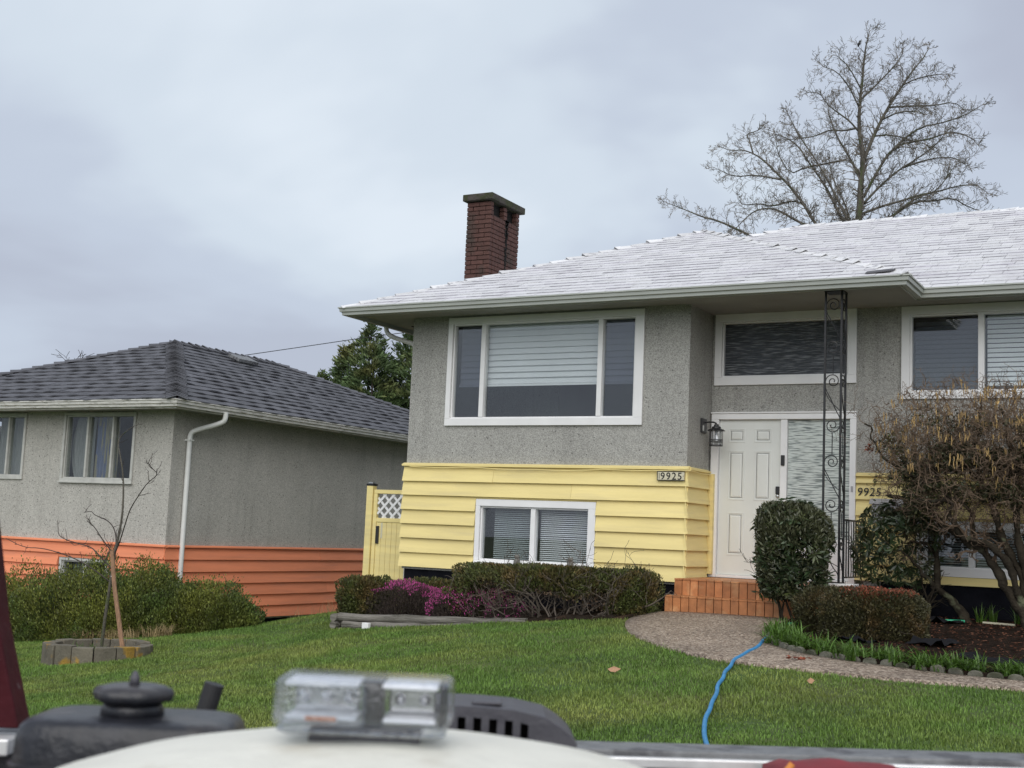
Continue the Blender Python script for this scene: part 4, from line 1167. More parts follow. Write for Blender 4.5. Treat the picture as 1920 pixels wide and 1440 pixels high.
RL_ = thing('iron_railing', (-3.83, .3, .44), 'short black iron porch railing between the column and the house wall', 'railing')
MB().box(-3.842, -3.818, -.207, RY-.05, 1.165, 1.185).build('top_rail', M['iron'], RL_)
MB().box(-3.84, -3.82, -.207, RY-.05, .50, .515).build('bottom_rail', M['iron'], RL_)
for i in range(8):
    y = -.12 + .115*i
    if i % 3 == 2:
        P = [(-3.83, y + .022*math.sin(k*1.05), .516 + .0650*k) for k in range(11)]; MB().tube(smooth_line(P, 1), .006, 5).build('baluster', M['iron'], RL_)
    else: MB().box(-3.837, -3.823, y-.007, y+.007, .516, 1.164).build('baluster', M['iron'], RL_)

# ---------------------------------------------------------------- wall lantern
WL = thing('wall_lantern', (-5.88, .5, 2.3), 'black cage wall lantern beside the front door', 'lantern')
MB().box(-5.889, -5.862, .44, .62, 2.265, 2.455).build('back_plate', M['black_plastic'], WL, bevel=.008)
MB().box(-5.861, -5.858, .452, .50, 2.29, 2.36).build('sensor', M['silver'], WL)
MB().tube(smooth_line([(-5.865, .53, 2.40), (-5.80, .53, 2.41), (-5.73, .53, 2.405), (-5.70, .53, 2.385)], 2), .011, 8).build('arm', M['black_plastic'], WL, smooth=True)
LC = (-5.70, .53, 0)
MB().lathe([(.118, 2.293), (.105, 2.305), (.06, 2.325), (.058, 2.345), (.034, 2.355), (.03, 2.375), (.012, 2.385)], LC, 16).build('roof', M['black_plastic'], WL, smooth=False)
cage = MB().lathe([(.088, 2.094), (.088, 2.106), (.02, 2.108)], LC, 16).build('cage', M['black_plastic'], WL)
for i in range(8):
    a = i*math.pi/4 + .2; MB().tube([(LC[0]+.083*math.cos(a), LC[1]+.083*math.sin(a), 2.10), (LC[0]+.083*math.cos(a), LC[1]+.083*math.sin(a), 2.295)], .0045, 5).build('cage_bar', M['black_plastic'], cage)
for zz in (2.15, 2.175):
    MB().tube([(LC[0]+.086*math.cos(a*math.pi/8), LC[1]+.086*math.sin(a*math.pi/8), zz) for a in range(17)], .0045, 5, cap=False).build('cage_ring', M['black_plastic'], cage)
MB().lathe([(.062, 2.11), (.066, 2.15), (.066, 2.29)], LC, 14).build('glass', M['glass'], WL, smooth=True)
MB().lathe([(.012, 2.29), (.014, 2.24), (.028, 2.20), (.03, 2.18), (.018, 2.155)], LC, 12).build('bulb', M['lampwhite'], WL, smooth=True)

# ---------------------------------------------------------------- house numbers
def text_part(s, size, loc, mt, parent, name, thick=.003, off=0.0, shear=0.0):
    cu = bpy.data.curves.new('txt', 'FONT'); cu.body = s; cu.size = size; cu.extrude = thick; cu.offset = off; cu.shear = shear; cu.resolution_u = 3
    t = bpy.data.objects.new('txt', cu); COL.objects.link(t)
    bpy.context.view_layer.update()
    me = bpy.data.meshes.new_from_object(t.evaluated_get(bpy.context.evaluated_depsgraph_get()))
    bpy.data.objects.remove(t)
    # stand the text up facing -Y
    Rm = Matrix.Rotation(math.radians(90), 4, 'X'); me.transform(Matrix.Translation(Vector(loc) - ORG[parent.name]) @ Rm)
    me.materials.clear(); me.materials.append(mt)
    return link(name, me, parent)
HN = thing('house_number_sign', (-6.07, -.05, 1.66), 'cream number plaque reading 9925 on the yellow siding corner', 'sign')
MB().box(-6.256, -5.895, -.074, -.055, 1.612, 1.715).build('plaque', M['plaque'], HN, bevel=.004)
mb = MB(); mb.box(-6.263, -5.888, -.076, -.054, 1.605, 1.612); mb.box(-6.263, -5.888, -.076, -.054, 1.715, 1.722); mb.box(-6.263, -6.256, -.076, -.054, 1.6125, 1.7145); mb.build('border', M['cedar'], HN)
MB().box(-6.236, -6.230, -.0765, -.0735, 1.625, 1.70).build('stroke', M['ink'], HN)
MB().box(-5.910, -5.898, -.0765, -.0735, 1.662, 1.668).build('stroke', M['ink'], HN)
xx = -6.217
for ch_ in '9925':
    text_part(ch_, .128, (xx, -.0755, 1.619), M['ink'], HN, 'digit', .0015, .001); xx += .077
HD = thing('house_number_digits', (-3.78, .79, 1.57), 'loose black numerals 9925 on yellow siding beside the door', 'numbers')
xx = -3.938
for ch_ in '9925':
    text_part(ch_, .145, (xx, RY-.05, 1.505), M['iron'], HD, 'digit', .004, .0, .12); xx += .076

# ---------------------------------------------------------------- mailbox
MBX = thing('mailbox', (-3.55, .74, 1.36), 'grey metal mailbox on yellow siding under the loose house numbers', 'mailbox')
MB().box(-3.735, -3.34, .70, .803, 1.17, 1.398).build('body', M['mailgrey'], MBX, bevel=.012)
MB().prism([(-3.76, .803, 1.475), (-3.76, .735, 1.468), (-3.76, .675, 1.41), (-3.76, .675, 1.399), (-3.76, .803, 1.399)], (.44, 0, 0)).build('lid', M['mailgrey'], MBX, bevel=.006)

# ---------------------------------------------------------------- side gate
GT_ = thing('garden_gate', (-11.0, .6, -.3), 'yellow board gate with white lattice panel between the houses', 'gate')
gy = .6
gx0 = -11.19
post = MB().box(gx0-.005, gx0+.105, gy-.055, gy+.055, -.45, 1.475).build('post', M['yellow'], GT_, bevel=.006)
cap_ = MB().box(gx0-.012, gx0+.112, gy-.062, gy+.062, 1.476, 1.506).build('post_cap', M['cedar'], post, bevel=.004)
MB().box(gx0+.01, gx0+.09, gy-.04, gy+.04, 1.507, 1.53).build('solar_light', M['silver'], post, bevel=.004)
f = MB(); f.box(gx0+.115, gx0+.175, gy-.03, gy+.03, -.30, 1.36); f.box(gx0+.116, -10.22, gy-.031, gy+.031, 1.361, 1.42); f.box(gx0+.176, -10.22, gy-.029, gy+.029, .94, 1.0); f.box(-10.30, -10.24, gy-.028, gy+.028, -.30, 1.3605)
f.build('frame', M['yellow'], GT_, bevel=.005)
x = gx0+.178
while x < -10.31:
    MB().box(x, min(x+.088, -10.302), gy-.016, gy+.006, -.28, .939).build('board', M['yellow'], GT_, bevel=.004); x += .092
lx0, lx1, lz0, lz1 = gx0+.177, -10.301, 1.001, 1.360
def lat(sgn, yy, name):
    st = .15; k = lx0 - (lz1-lz0)
    while k < lx1 + (lz1-lz0):
        # strip centre line z = lz0 + sgn*(x-k) or mirrored, clipped to the panel
        a0, a1 = (k, k+(lz1-lz0)); 
        if sgn > 0: P = [(a0, lz0), (a1, lz1)]
        else: P = [(a0, lz1), (a1, lz0)]
        (xa, za), (xb, zb) = P
        if xb <= lx0 or xa >= lx1: k += st; continue
        if xa < lx0: za += (zb-za)*(lx0-xa)/(xb-xa); xa = lx0
        if xb > lx1: zb = za + (zb-za)*(lx1-xa)/(xb-xa); xb = lx1
        if xb - xa > .02:
            d = Vector((xb-xa, 0, zb-za)); n_ = Vector((-d.z, 0, d.x)).normalized()*.017
            MB().obox(((xa+xb)/2, yy, (za+zb)/2), d/2, n_, (0, .004, 0)).build('lattice_strip', M['white'], GT_)
        k += st
lat(1, gy-.006, 'a'); lat(-1, gy+.003, 'b')
MB().box(gx0+.19, gx0+.235, gy-.045, gy-.0165, .62, .88).build('latch', M['black_plastic'], GT_, bevel=.005)
MB().box(gx0+.262, gx0+.292, gy-.0185, gy-.0163, .70, .93).build('sticker', M['plaque'], GT_)

# ---------------------------------------------------------------- window ledge ornaments
for i, (x, lab) in enumerate(((-8.24, 'small grey owl ornament under the left light of the basement window'), (-7.44, 'small grey owl ornament under the right light of the basement window'))):
    OW = thing('owl_ornament', (x, -.085, .426), lab, 'ornament', 'owl ornaments on the basement sill')
    MB().lathe([(.034, .426), (.044, .446), (.045, .482), (.036, .515), (.03, .522)], (x, -.085, 0), 14).build('body', M['ornament'], OW, smooth=True)
    hd = MB().lathe([(.026, .520), (.036, .537), (.036, .556), (.024, .570), (.005, .573)], (x, -.085, 0), 14).build('head', M['ornament'], OW, smooth=True)
    for s in (-1, 1): MB().lathe([(.010, .560), (.007, .577), (.001, .588)], (x+s*.022, -.085, 0), 6).build('ear_tuft', M['ornament'], hd)
LIMBS=[
[(-7.45, 7.22), (-7.44, 8.68), (-7.42, 9.26), (-7.41, 9.73), (-7.36, 10.2), (-7.44, 10.68), (-7.49, 11.15), (-7.47, 11.72), (-7.43, 12.24), (-7.41, 12.77), (-7.35, 13.19), (-7.26, 13.47)] ,
[(-7.36, 10.2), (-7.21, 10.7), (-6.99, 11.24), (-6.77, 11.68), (-6.55, 12.07), (-6.29, 12.41), (-6.07, 12.76), (-5.96, 13.0)] ,
[(-7.43, 9.78), (-7.66, 10.18), (-7.89, 10.59), (-8.13, 10.99), (-8.32, 11.4), (-8.47, 11.86), (-8.41, 12.16)] ,
[(-7.51, 10.97), (-7.67, 11.18), (-7.95, 11.4), (-8.19, 11.62), (-8.38, 11.94), (-8.62, 11.92)] ,
[(-7.35, 9.26), (-7.07, 9.79), (-6.76, 10.27), (-6.49, 10.47), (-6.14, 10.53), (-5.75, 10.53), (-5.32, 10.66), (-4.86, 10.47), (-4.69, 10.23)] ,
[(-6.8, 10.23), (-6.36, 10.6), (-5.97, 10.83), (-5.54, 10.85), (-5.03, 10.95), (-4.61, 11.21)] ,
[(-7.33, 9.12), (-6.97, 9.55), (-6.53, 9.92), (-6.14, 10.16), (-5.71, 10.48), (-5.45, 10.91)] ,
[(-6.45, 9.96), (-5.97, 10.05), (-5.58, 10.1), (-5.2, 10.01), (-4.94, 9.76)] ,
[(-7.37, 8.86), (-6.93, 9.03), (-6.48, 9.15), (-6.09, 9.28), (-5.66, 9.33), (-5.28, 9.43), (-4.86, 9.48), (-4.61, 9.28)] ,
[(-7.45, 7.92), (-6.88, 8.68), (-6.48, 8.99), (-6.18, 9.15), (-5.79, 9.18), (-5.36, 9.21), (-5.03, 9.0), (-4.53, 8.82)] ,
[(-7.43, 7.78), (-6.61, 8.71), (-6.31, 8.93), (-5.96, 9.11), (-5.53, 9.18), (-5.19, 9.6)] ,
[(-7.45, 8.06), (-7.69, 8.7), (-7.97, 9.31), (-8.21, 9.81), (-8.5, 10.32), (-8.88, 10.89), (-9.13, 11.45)] ,
[(-7.45, 7.87), (-7.83, 8.69), (-8.16, 9.38), (-8.44, 9.88), (-8.78, 10.35), (-9.12, 10.92), (-9.56, 11.21), (-9.76, 11.28)] ,
[(-7.5, 8.15), (-7.69, 8.82), (-7.88, 9.35), (-8.12, 9.8), (-8.26, 10.29)] ,
[(-7.45, 7.22), (-8.5, 8.7), (-8.81, 9.25), (-9.15, 9.71), (-9.49, 10.08), (-9.79, 10.4), (-10.04, 10.6), (-10.34, 10.73), (-10.69, 10.77), (-11.0, 10.93)] ,
[(-10.09, 10.63), (-10.27, 11.05), (-10.45, 11.32), (-10.21, 11.39), (-10.06, 11.47)] ,
[(-9.35, 9.87), (-9.93, 9.98), (-10.42, 9.93), (-10.78, 10.11)] ,
[(-7.45, 7.32), (-8.71, 8.69), (-8.94, 8.81), (-9.53, 9.21), (-9.82, 9.26), (-10.16, 9.25), (-10.5, 9.06), (-10.79, 8.79)] ,
[(-7.44, 7.13), (-9.03, 7.98), (-10.29, 8.58), (-10.74, 8.81), (-11.2, 8.94), (-11.51, 9.09), (-11.98, 9.28)] ,
[(-8.76, 9.2), (-9.14, 9.42), (-9.72, 9.33), (-10.12, 9.51), (-10.61, 9.55), (-10.82, 9.77)] ,
[(-7.85, 10.34), (-7.94, 10.35), (-8.45, 10.31), (-8.92, 10.27), (-9.3, 10.16), (-9.65, 10.73), (-9.76, 11.14)] ,
[(-6.84, 11.55), (-6.33, 11.57), (-5.8, 11.55), (-5.37, 11.63), (-5.16, 11.47)] ,
[(-6.53, 12.1), (-6.2, 12.17), (-5.76, 12.2), (-5.5, 12.16)] ,
[(-7.48, 11.54), (-7.68, 12.04), (-7.92, 12.36), (-8.2, 12.45)] ,
[(-7.45, 12.01), (-7.64, 12.46), (-7.92, 12.75)] ,
[(-7.43, 11.77), (-7.13, 12.15), (-6.82, 12.54), (-6.6, 12.84), (-6.56, 13.12)] ,
[(-6.99, 11.24), (-6.5, 11.27), (-5.97, 11.11), (-5.8, 10.95)] ,
[(-7.53, 11.02), (-7.85, 11.01), (-8.23, 11.1), (-8.6, 11.0), (-8.98, 10.95), (-9.37, 10.99)] ,
[(-7.14, 10.83), (-6.85, 10.96), (-6.41, 10.88), (-6.1, 10.8)] ,
]
SAP={
'stem' : [(-11.917, -0.725), (-11.882, -0.226), (-11.847, 0.065), (-11.823, 0.26), (-11.818, 0.422), (-11.779, 0.564), (-11.739, 0.853), (-11.744, 1.118), (-11.78, 1.383), (-11.851, 1.603), (-11.918, 1.779), (-11.832, 1.872), (-11.689, 1.954)] ,
'r' : [(-11.812, 0.406), (-11.701, 0.567), (-11.614, 0.719), (-11.534, 0.848), (-11.452, 0.964), (-11.243, 1.186), (-11.129, 1.268), (-10.926, 1.368), (-10.993, 1.429), (-11.03, 1.496)] ,
'l1' : [(-11.821, 0.454), (-11.841, 0.55), (-11.909, 0.663), (-12.015, 0.751), (-12.185, 0.821), (-12.3, 0.829), (-12.47, 0.871), (-12.541, 0.91), (-12.722, 0.887)] ,
'l1b' : [(-11.838, 0.405), (-11.953, 0.546), (-12.061, 0.727), (-12.116, 0.783)] ,
'l2' : [(-11.841, 0.219), (-12.179, 0.406), (-12.3, 0.458), (-12.584, 0.496), (-12.873, 0.534), (-13.047, 0.586), (-13.109, 0.693)] ,
'l3' : [(-11.857, 0.057), (-12.063, 0.183), (-12.28, 0.287), (-12.497, 0.359), (-12.86, 0.426), (-13.123, 0.415), (-13.405, 0.521)] ,
'l4' : [(-12.002, 0.251), (-11.981, 0.366), (-12.005, 0.487)] ,
'stake' : [(-11.51, -0.693), (-11.717, 0.008), (-11.806, 0.438)] ,
}
HAZ={
'A' : [(-2.57, 0.14), (-2.68, 0.31), (-2.82, 0.4), (-2.87, 0.47), (-2.88, 0.75), (-2.88, 0.99), (-2.9, 1.2)] ,
'A2' : [(-2.87, 0.46), (-2.96, 0.54), (-3.06, 0.67), (-3.15, 0.8), (-3.24, 0.89)] ,
'A3' : [(-2.88, 0.84), (-2.99, 0.92), (-3.08, 0.96), (-3.22, 0.98)] ,
'B' : [(-1.88, 0.22), (-1.98, 0.41), (-2.08, 0.57), (-2.22, 0.78), (-2.39, 0.95), (-2.55, 1.05), (-2.66, 1.15), (-2.82, 1.25), (-2.96, 1.36), (-3.16, 1.46), (-3.36, 1.48)] ,
'C' : [(-1.84, 0.31), (-1.92, 0.58), (-2.03, 0.77), (-2.13, 0.89), (-2.24, 0.98), (-2.45, 1.0), (-2.51, 1.05), (-2.57, 1.17), (-2.61, 1.28), (-2.6, 1.41), (-2.72, 1.42), (-2.93, 1.43)] ,
'D' : [(-1.82, 0.37), (-1.92, 0.68), (-2.04, 0.94), (-2.14, 1.22), (-2.22, 1.42), (-2.31, 1.61), (-2.41, 1.82), (-2.61, 1.99)] ,
'E' : [(-1.81, 0.37), (-1.85, 0.8), (-1.92, 1.12), (-1.94, 1.44), (-1.92, 1.77), (-1.99, 2.1), (-2.08, 2.44)] ,
'F' : [(-2.39, 0.95), (-2.41, 1.18), (-2.41, 1.32), (-2.51, 1.42), (-2.66, 1.5), (-2.74, 1.71), (-2.83, 1.93), (-2.85, 2.17)] ,
'G' : [(-2.96, 1.36), (-3.02, 1.59), (-3.06, 1.82), (-3.05, 2.08), (-3.09, 2.26)] ,
'H' : [(-2.31, 1.61), (-2.35, 1.88), (-2.39, 2.22), (-2.33, 2.46), (-2.35, 2.64)] ,
'I' : [(-2.66, 1.5), (-2.94, 1.65), (-3.16, 1.76), (-3.32, 1.93), (-3.44, 2.1), (-3.47, 2.26)] ,
}

# ---------------------------------------------------------------- bare tree behind the house
def limb3(pts, y0, dy, wob, rng):
    """plan the limb in depth: it swings away from y0 by dy towards its tip"""
    n = len(pts); o = []
    for i, (x, z) in enumerate(pts):
        t = i/(n-1); o.append(Vector((x, y0 + dy*t**.8 + rng.normal()*wob*t, z)))
    return o
def nearest_y(pt, pool, default):
    return min(pool, key=lambda q: (q.x-pt[0])**2 + (q.z-pt[1])**2).y if pool else default
def bare_tree():
    T = thing('bare_tree', (-7.5, 15, -.6), 'large leafless deciduous tree behind the white roof', 'tree')
    rng = np.random.default_rng(5); trunk = None
    tw = MB(); pool = []
    for i, pts in enumerate(LIMBS):
        mb = MB()
        if i == 0:
            P = [Vector((-7.5, 15, -.8)), Vector((-7.48, 15, 3.5))] + limb3(pts, 15, .2, .04, rng)
            R = [.22, .17, .13, .085] + list(np.linspace(.075, .008, len(pts)-2))
        else:
            dy = rng.uniform(-1.1, 1.1)
            if i in (1,): dy = .6
            P = limb3(pts, nearest_y(pts[0], pool, 15), dy, .10, rng); L_ = sum((b-a).length for a, b in zip(P, P[1:]))
            r = min(.042, .012 + .0075*L_)
            if i == 1: r = .05
            R = list(np.linspace(r, .007, len(P)))
        S = smooth_line(P, 1); Rs = np.interp(np.linspace(0, 1, len(S)), np.linspace(0, 1, len(R)), R)
        mb.tube(S, list(Rs), 7); pool += S
        mb.build('trunk' if i == 0 else 'limb', M['bark'], T, smooth=True)
        # side branches and twigs
        for k in range(3 if i == 0 else 1, len(S)-1):
            if S[k].z < 7.6: continue
            t = k/(len(S)-1); d = (S[k+1]-S[k]).normalized(); seglen = (S[k+1]-S[k]).length
            for _ in range(max(1, int(seglen/.030*rng.uniform(.5, 1.2)))):
                q = S[k].lerp(S[k+1], rng.uniform(0, 1)); ax = Vector(rng.normal(size=3)).cross(d).normalized()
                nd = d.copy(); nd.rotate(Matrix.Rotation(rng.uniform(.5, 1.25), 3, ax))
                ln = rng.uniform(.16, .62)*(1-.3*t)
                branch(tw, q, nd, ln, max(.0055, Rs[k]*.35), 2 if ln > .28 else 1, rng, bend=.45, n=3, kids=(2, 5), ratio=.5, up_=.07, rmin=.0042, seg=3)
        tip = S[-1]; d = (S[-1]-S[-2]).normalized()
        for _ in range(3): branch(tw, tip, d + Vector(rng.normal(size=3))*.5, rng.uniform(.15, .32), .007, 2, rng, bend=.45, n=4, kids=(3, 6), ratio=.5, up_=.05, rmin=.0042, seg=3)
    o = tw.build('twigs', M['bark_twig'], T); o['kind'] = 'stuff'
bare_tree()
bird = thing('perched_bird', (-7.47, 14.95, 13.08), 'tiny dark bird perched near the top of the bare tree', 'bird')
MB().lathe([(.004, -.08), (.018, -.05), (.036, 0), (.032, .035), (.02, .05), (.025, .07), (.02, .09), (.003, .10)], (-7.47, 14.95, 13.1), 10, ((1,0,0),(0,1,0),(.3,0,.95))).build('body', M['ink'], bird, smooth=True)

# ---------------------------------------------------------------- evergreen behind the neighbour
def conifer():
    T = thing('cypress_tree', (-20.4, 14.5, -1.0), 'feathery dark evergreen rising between the two roofs', 'tree')
    rng = np.random.default_rng(8)
    MB().tube([(-20.4, 14.5, -1.2), (-20.45, 14.5, 2), (-20.5, 14.5, 5)], [.22, .17, .05], 8).build('trunk', M['bark_dark'], T)
    lead = [(-21.0, 14.2, 6.62, 1.5), (-21.95, 14.5, 6.05, 1.2), (-20.1, 14.9, 6.45, 1.5), (-19.2, 14.6, 6.5, 1.5), (-22.6, 14.9, 5.2, .9), (-20.5, 13.7, 5.9, 1.4), (-23.0, 14.7, 5.28, .8), (-18.3, 14.8, 6.3, 1.5)]
    P = []; D = []; st = MB()
    for (x, y, zt, rb) in lead:
        st.tube([(x*.7-20.4*.3, y, 1.5), (x, y, 3.5), (x, y, zt-.1)], [.08, .05, .012], 5)
        H = zt - .4; nb = 150
        for b in range(nb):
            t = (b/nb)**1.15; z = zt - .03 - t*H*.95; r = (.10 + rb*min(1, t*2.3)**.8)*rng.uniform(.55, 1.08); a = rng.uniform(0, 6.283)
            d0 = np.array([math.cos(a), math.sin(a), .25]); n = int(12 + r*62)
            for k in range(n):
                s = rng.uniform(.15, 1)**.7*r; drop = .32*s*s/max(r, .3) - .14*s
                p = np.array([x, y, z]) + d0*s - np.array([0, 0, drop]) + rng.normal(size=3)*.06
                P.append(p); D.append(d0 + np.array([0, 0, .55 - .4*t]) + rng.normal(size=3)*.35)
    o = st.build('stems', M['bark_dark'], T); o['kind'] = 'stuff'
    D = np.array(D); D /= np.linalg.norm(D, axis=1)[:, None]; P = np.array(P)
    print('conifer leaves', len(P))
    leaves('crown', M['conifer'], T, P, .165, .046, D, .5, rng)
conifer()
# far treetop over the neighbour's ridge
FT = thing('distant_treetop', (-32.8, 14.2, -1.2), 'bare twig tips just showing above the dark roof at left', 'tree')
rng = np.random.default_rng(3); mb = MB()
mb.tube([(-32.8, 14.2, -1.4), (-32.8, 14.2, 3.0), (-32.75, 14.2, 5.0)], [.12, .08, .03], 6); mb.build('trunk', M['bark_dark'], FT)
mb = MB()
for k in range(8): branch(mb, (-32.8, 14.2, 4.6+.05*k), (rng.uniform(-.6, .6), rng.uniform(-.5, .5), 1), rng.uniform(.7, 1.25), .016, 2, rng, bend=.3, n=4, kids=(2, 4), rmin=.009, seg=3)
o = mb.build('twigs', M['bark_dark'], FT); o['kind'] = 'stuff'

for nm, pts, lab in (('overhead_wire', [(-25.6, 13, 5.55), (-22.5, 13.2, 5.86), (-20.1, 13.4, 6.12), (-16, 14, 6.5)], 'single overhead wire above the dark neighbouring roof'),
                     ('overhead_wire', [(-17.6, 11.2, 3.15), (-15.8, 11.2, 3.55), (-13, 11.2, 4.1)], 'upper of two thin wires low against the evergreen'),
                     ('overhead_wire', [(-17.4, 11.3, 3.0), (-15.6, 11.3, 3.45), (-13, 11.3, 4.0)], 'lower of two thin wires low against the evergreen')):
    o = MB().tube(smooth_line(pts, 2), .011, 5).build(nm, M['rubber']); tag(o, lab, 'wire')

# ---------------------------------------------------------------- shrubs and hedges
def twigs_from(mb, base, n, rng, hgt, spread, r=.012, lv=2, bend=.4, lean=None, kids=(2, 4)):
    for _ in range(n):
        d = Vector((rng.normal()*spread, rng.normal()*spread, 1))
        if lean: d += Vector(lean)
        branch(mb, Vector(base) + Vector((rng.normal()*.05, rng.normal()*.05, 0)), d, hgt*rng.uniform(.7, 1.15), r*rng.uniform(.6, 1.2), lv, rng, bend=bend, n=5, kids=kids, ratio=.6, up_=.05, rmin=.0025, seg=4)

# the big loose evergreen below the neighbour's wall
def big_bush():
    T = thing('spreading_shrub', (-14.5, -1.0, -1.0), 'broad olive green shrub below the orange siding', 'shrub')
    rng = np.random.default_rng(21); P = []; D = []
    mounds = [(-18.2, -.6, -1.0, 1.1, .9, .66), (-17.2, -.9, -1.0, 1.0, .95, .74), (-16.2, -1.05, -.95, 1.0, .95, .85), (-15.3, -1.15, -.9, .95, .95, .92), (-14.5, -1.1, -.85, .9, .85, .93), (-13.8, -.95, -.8, .85, .75, .86), (-13.2, -.75, -.72, .72, .62, .70), (-12.75, -.6, -.66, .5, .5, .40), (-14.4, -.5, -.7, .9, .5, .74)]
    for i, (x, y, z, a, b, c) in enumerate(mounds):
        p, d = super_pts(25000, (x, y, z), (a, b, c), 2.0, .34, .22, seed=i+1, zmin=-1.15, rng=rng, f=6); P.append(p); D.append(d)
    P = np.vstack(P); D = np.vstack(D)
    k = P[:, 2] > gz(P[:, 0], P[:, 1]) + .01; k &= P[:, 1] < -.06; P, D = P[k], D[k]
    # upright shoots break the outline
    n = 20000; s = rng.integers(0, len(P), n); h = rng.uniform(0, .10, n)
    P2 = P[s] + D[s]*(h*.8)[:, None] + np.column_stack([rng.normal(size=n)*.008, rng.normal(size=n)*.008, h*.7]); 
    k = P2[:, 1] < -.06; P2 = P2[k]; D2 = D[s][k]
    dirs = np.vstack([D, D2]) * .5 + [0, 0, .75]
    dirs /= np.linalg.norm(dirs, axis=1)[:, None]
    leaves('foliage', M['juniper'], T, np.vstack([P, P2]), .042, .019, dirs, .8, rng)
    mb = MB()
    for (x, y, z, a, b, c) in mounds: twigs_from(mb, (x, y, z-.05), 7, rng, c*.75, .7, .02, 2)
    mb.build('stems', M['bark_dark'], T)
big_bush()
# dry grass at its foot
def tuft_blades(name, mt, pts, n, h, w, rng, parent=None, lean=.6, arch=.5):
    V = []; F = []
    for (x, y, z) in pts:
        for _ in range(n):
            a = rng.uniform(0, 6.283); hh = h*rng.uniform(.5, 1.2); ln = lean*rng.uniform(.2, 1.3); bx, by = x+rng.normal()*.025, y+rng.normal()*.025
            d = Vector((math.cos(a), math.sin(a), 0)); pr = Vector((-d.y, d.x, 0)); ww = w*rng.uniform(.7, 1.3); b = len(V)
            seg = 4
            for s in range(seg+1):
                t = s/seg; c = Vector((bx, by, z)) + d*(hh*ln*t**1.7) + Vector((0, 0, hh*(t - arch*ln*.55*t**2.4)))
                q = ww*(1-t**2.2)*.5 + .0004
                V += [c - pr*q, c + pr*q + Vector((0, 0, 0))]
            F += [(b+2*s, b+2*s+1, b+2*s+3, b+2*s+2) for s in range(seg)]
    return arr_mesh(name, [tuple(v) for v in V], np.array(F), mt, parent)
rng = np.random.default_rng(4)
pts = [(x, y, gh(x, y)) for x, y in [(rng.uniform(-14.6, -12.9), 0) for _ in range(60)] for y in [-1.95 + .35*(x+14.6)/1.7 + rng.normal()*.06]]
tag(tuft_blades('dry_grass', M['drygrass'], pts, 9, .20, .006, rng, lean=1.2), 'pale dry grass at the foot of the olive shrub', 'grass', kind='stuff')
pts = [(x, y, gh(x, y)) for x, y in [(rng.uniform(-13.6, -12.7), rng.uniform(1.9, 3.3)) for _ in range(16)]]
tag(tuft_blades('dry_weeds', M['drygrass'], pts, 5, .30, .005, rng, lean=.5), 'dry weeds against the dark foundation of the orange house', 'weeds', kind='stuff')

# clipped hedge under the basement window: green crust over bare twigs
def yew_hedge():
    T = thing('clipped_hedge', (-7.15, -.95, -.15), 'long clipped hedge with bare twiggy base under the basement window', 'hedge')
    rng = np.random.default_rng(31)
    P, D = super_pts(62000, (-7.18, -1.0, .145), (1.26, .50, .325), 7, .5, .05, 3, None, rng, 6)
    xx = (P[:, 0]+7.14)/1.32
    low = .17 + .05*np.sin(P[:, 0]*3.1+1) + .05*np.sin(P[:, 0]*7.7) + .05*(np.abs(xx) < .55) - .5*np.clip((xx-.66)/.2, 0, 1) - .2*np.clip((-xx-.75)/.2, 0, 1)
    k = P[:, 2] > low + rng.normal(size=len(P))*.035
    P2 = P[k]
    # right end hangs to the ground
    Q, D3 = super_pts(9000, (-6.13, -1.0, .10), (.25, .46, .38), 4.5, .6, .09, 9, -.13, rng, 6)
    # left shoulder
    R_, D4 = super_pts(8000, (-8.34, -.95, .03), (.34, .42, .28), 2.6, .6, .12, 10, -.2, rng, 6)
    A = np.vstack([P2, Q, R_]); dd = np.vstack([D[k], D3, D4])*.6 + [0, 0, .6]
    leaves('foliage', M['yew'], T, A, .045, .017, dd, .9, rng)
    # browned underside
    n = 9000; s = rng.integers(0, len(P), n); B = P[s]; k = (B[:, 2] < .26) & (B[:, 2] > .06 + .08*np.sin(B[:, 0]*4.2)); B = B[k]
    leaves('dead_foliage', M['brownleaf'], T, B, .035, .012, None, 1, rng)
    mb = MB()
    for x in np.linspace(-8.2, -6.1, 15):
        twigs_from(mb, (x, -1.12+rng.normal()*.12, gh(x, -1.1)+.03), 4, rng, .55, .75, .013, 2, .55, kids=(2, 5))
    for x in np.linspace(-8.1, -6.2, 12):
        twigs_from(mb, (x, -1.38, gh(x, -1.38)+.04), 2, rng, .5, .6, .012, 2, .6, lean=(rng.normal()*.5, -.1, 0))
    mb.build('stems', M['twig_grey'], T)
yew_hedge()

def simple_shrub(name, label, cat, c, rad, e, n, mt, leaf, rng, shell=.5, lumpy=.1, zmin=None, stems=None, f=5, updir=.5, spread=.9, base=None, group=None, partname='foliage'):
    T = thing(name, (c[0], c[1], base if base is not None else c[2]-rad[2]), label, cat, group)
    P, D = super_pts(n, c, rad, e, shell, lumpy, int(abs(c[0])*10), zmin, rng, f)
    leaves(partname, mt, T, P, leaf[0], leaf[1], D*.6 + [0, 0, updir], spread, rng)
    if stems:
        mb = MB(); twigs_from(mb, (c[0], c[1], stems[2] if len(stems) > 2 else c[2]-rad[2]), stems[0], rng, stems[1], .6, .014, 2, .45); mb.build('stems', M['twig_grey'], T)
    return T, P, D
rng = np.random.default_rng(51)
simple_shrub('clipped_shrub', 'small clipped evergreen at the left end of the log border', 'shrub', (-10.02, -1.0, -.10), (.34, .38, .30), 3.6, 14000, M['yew'], (.045, .017), rng, zmin=-.42, stems=(10, .35))
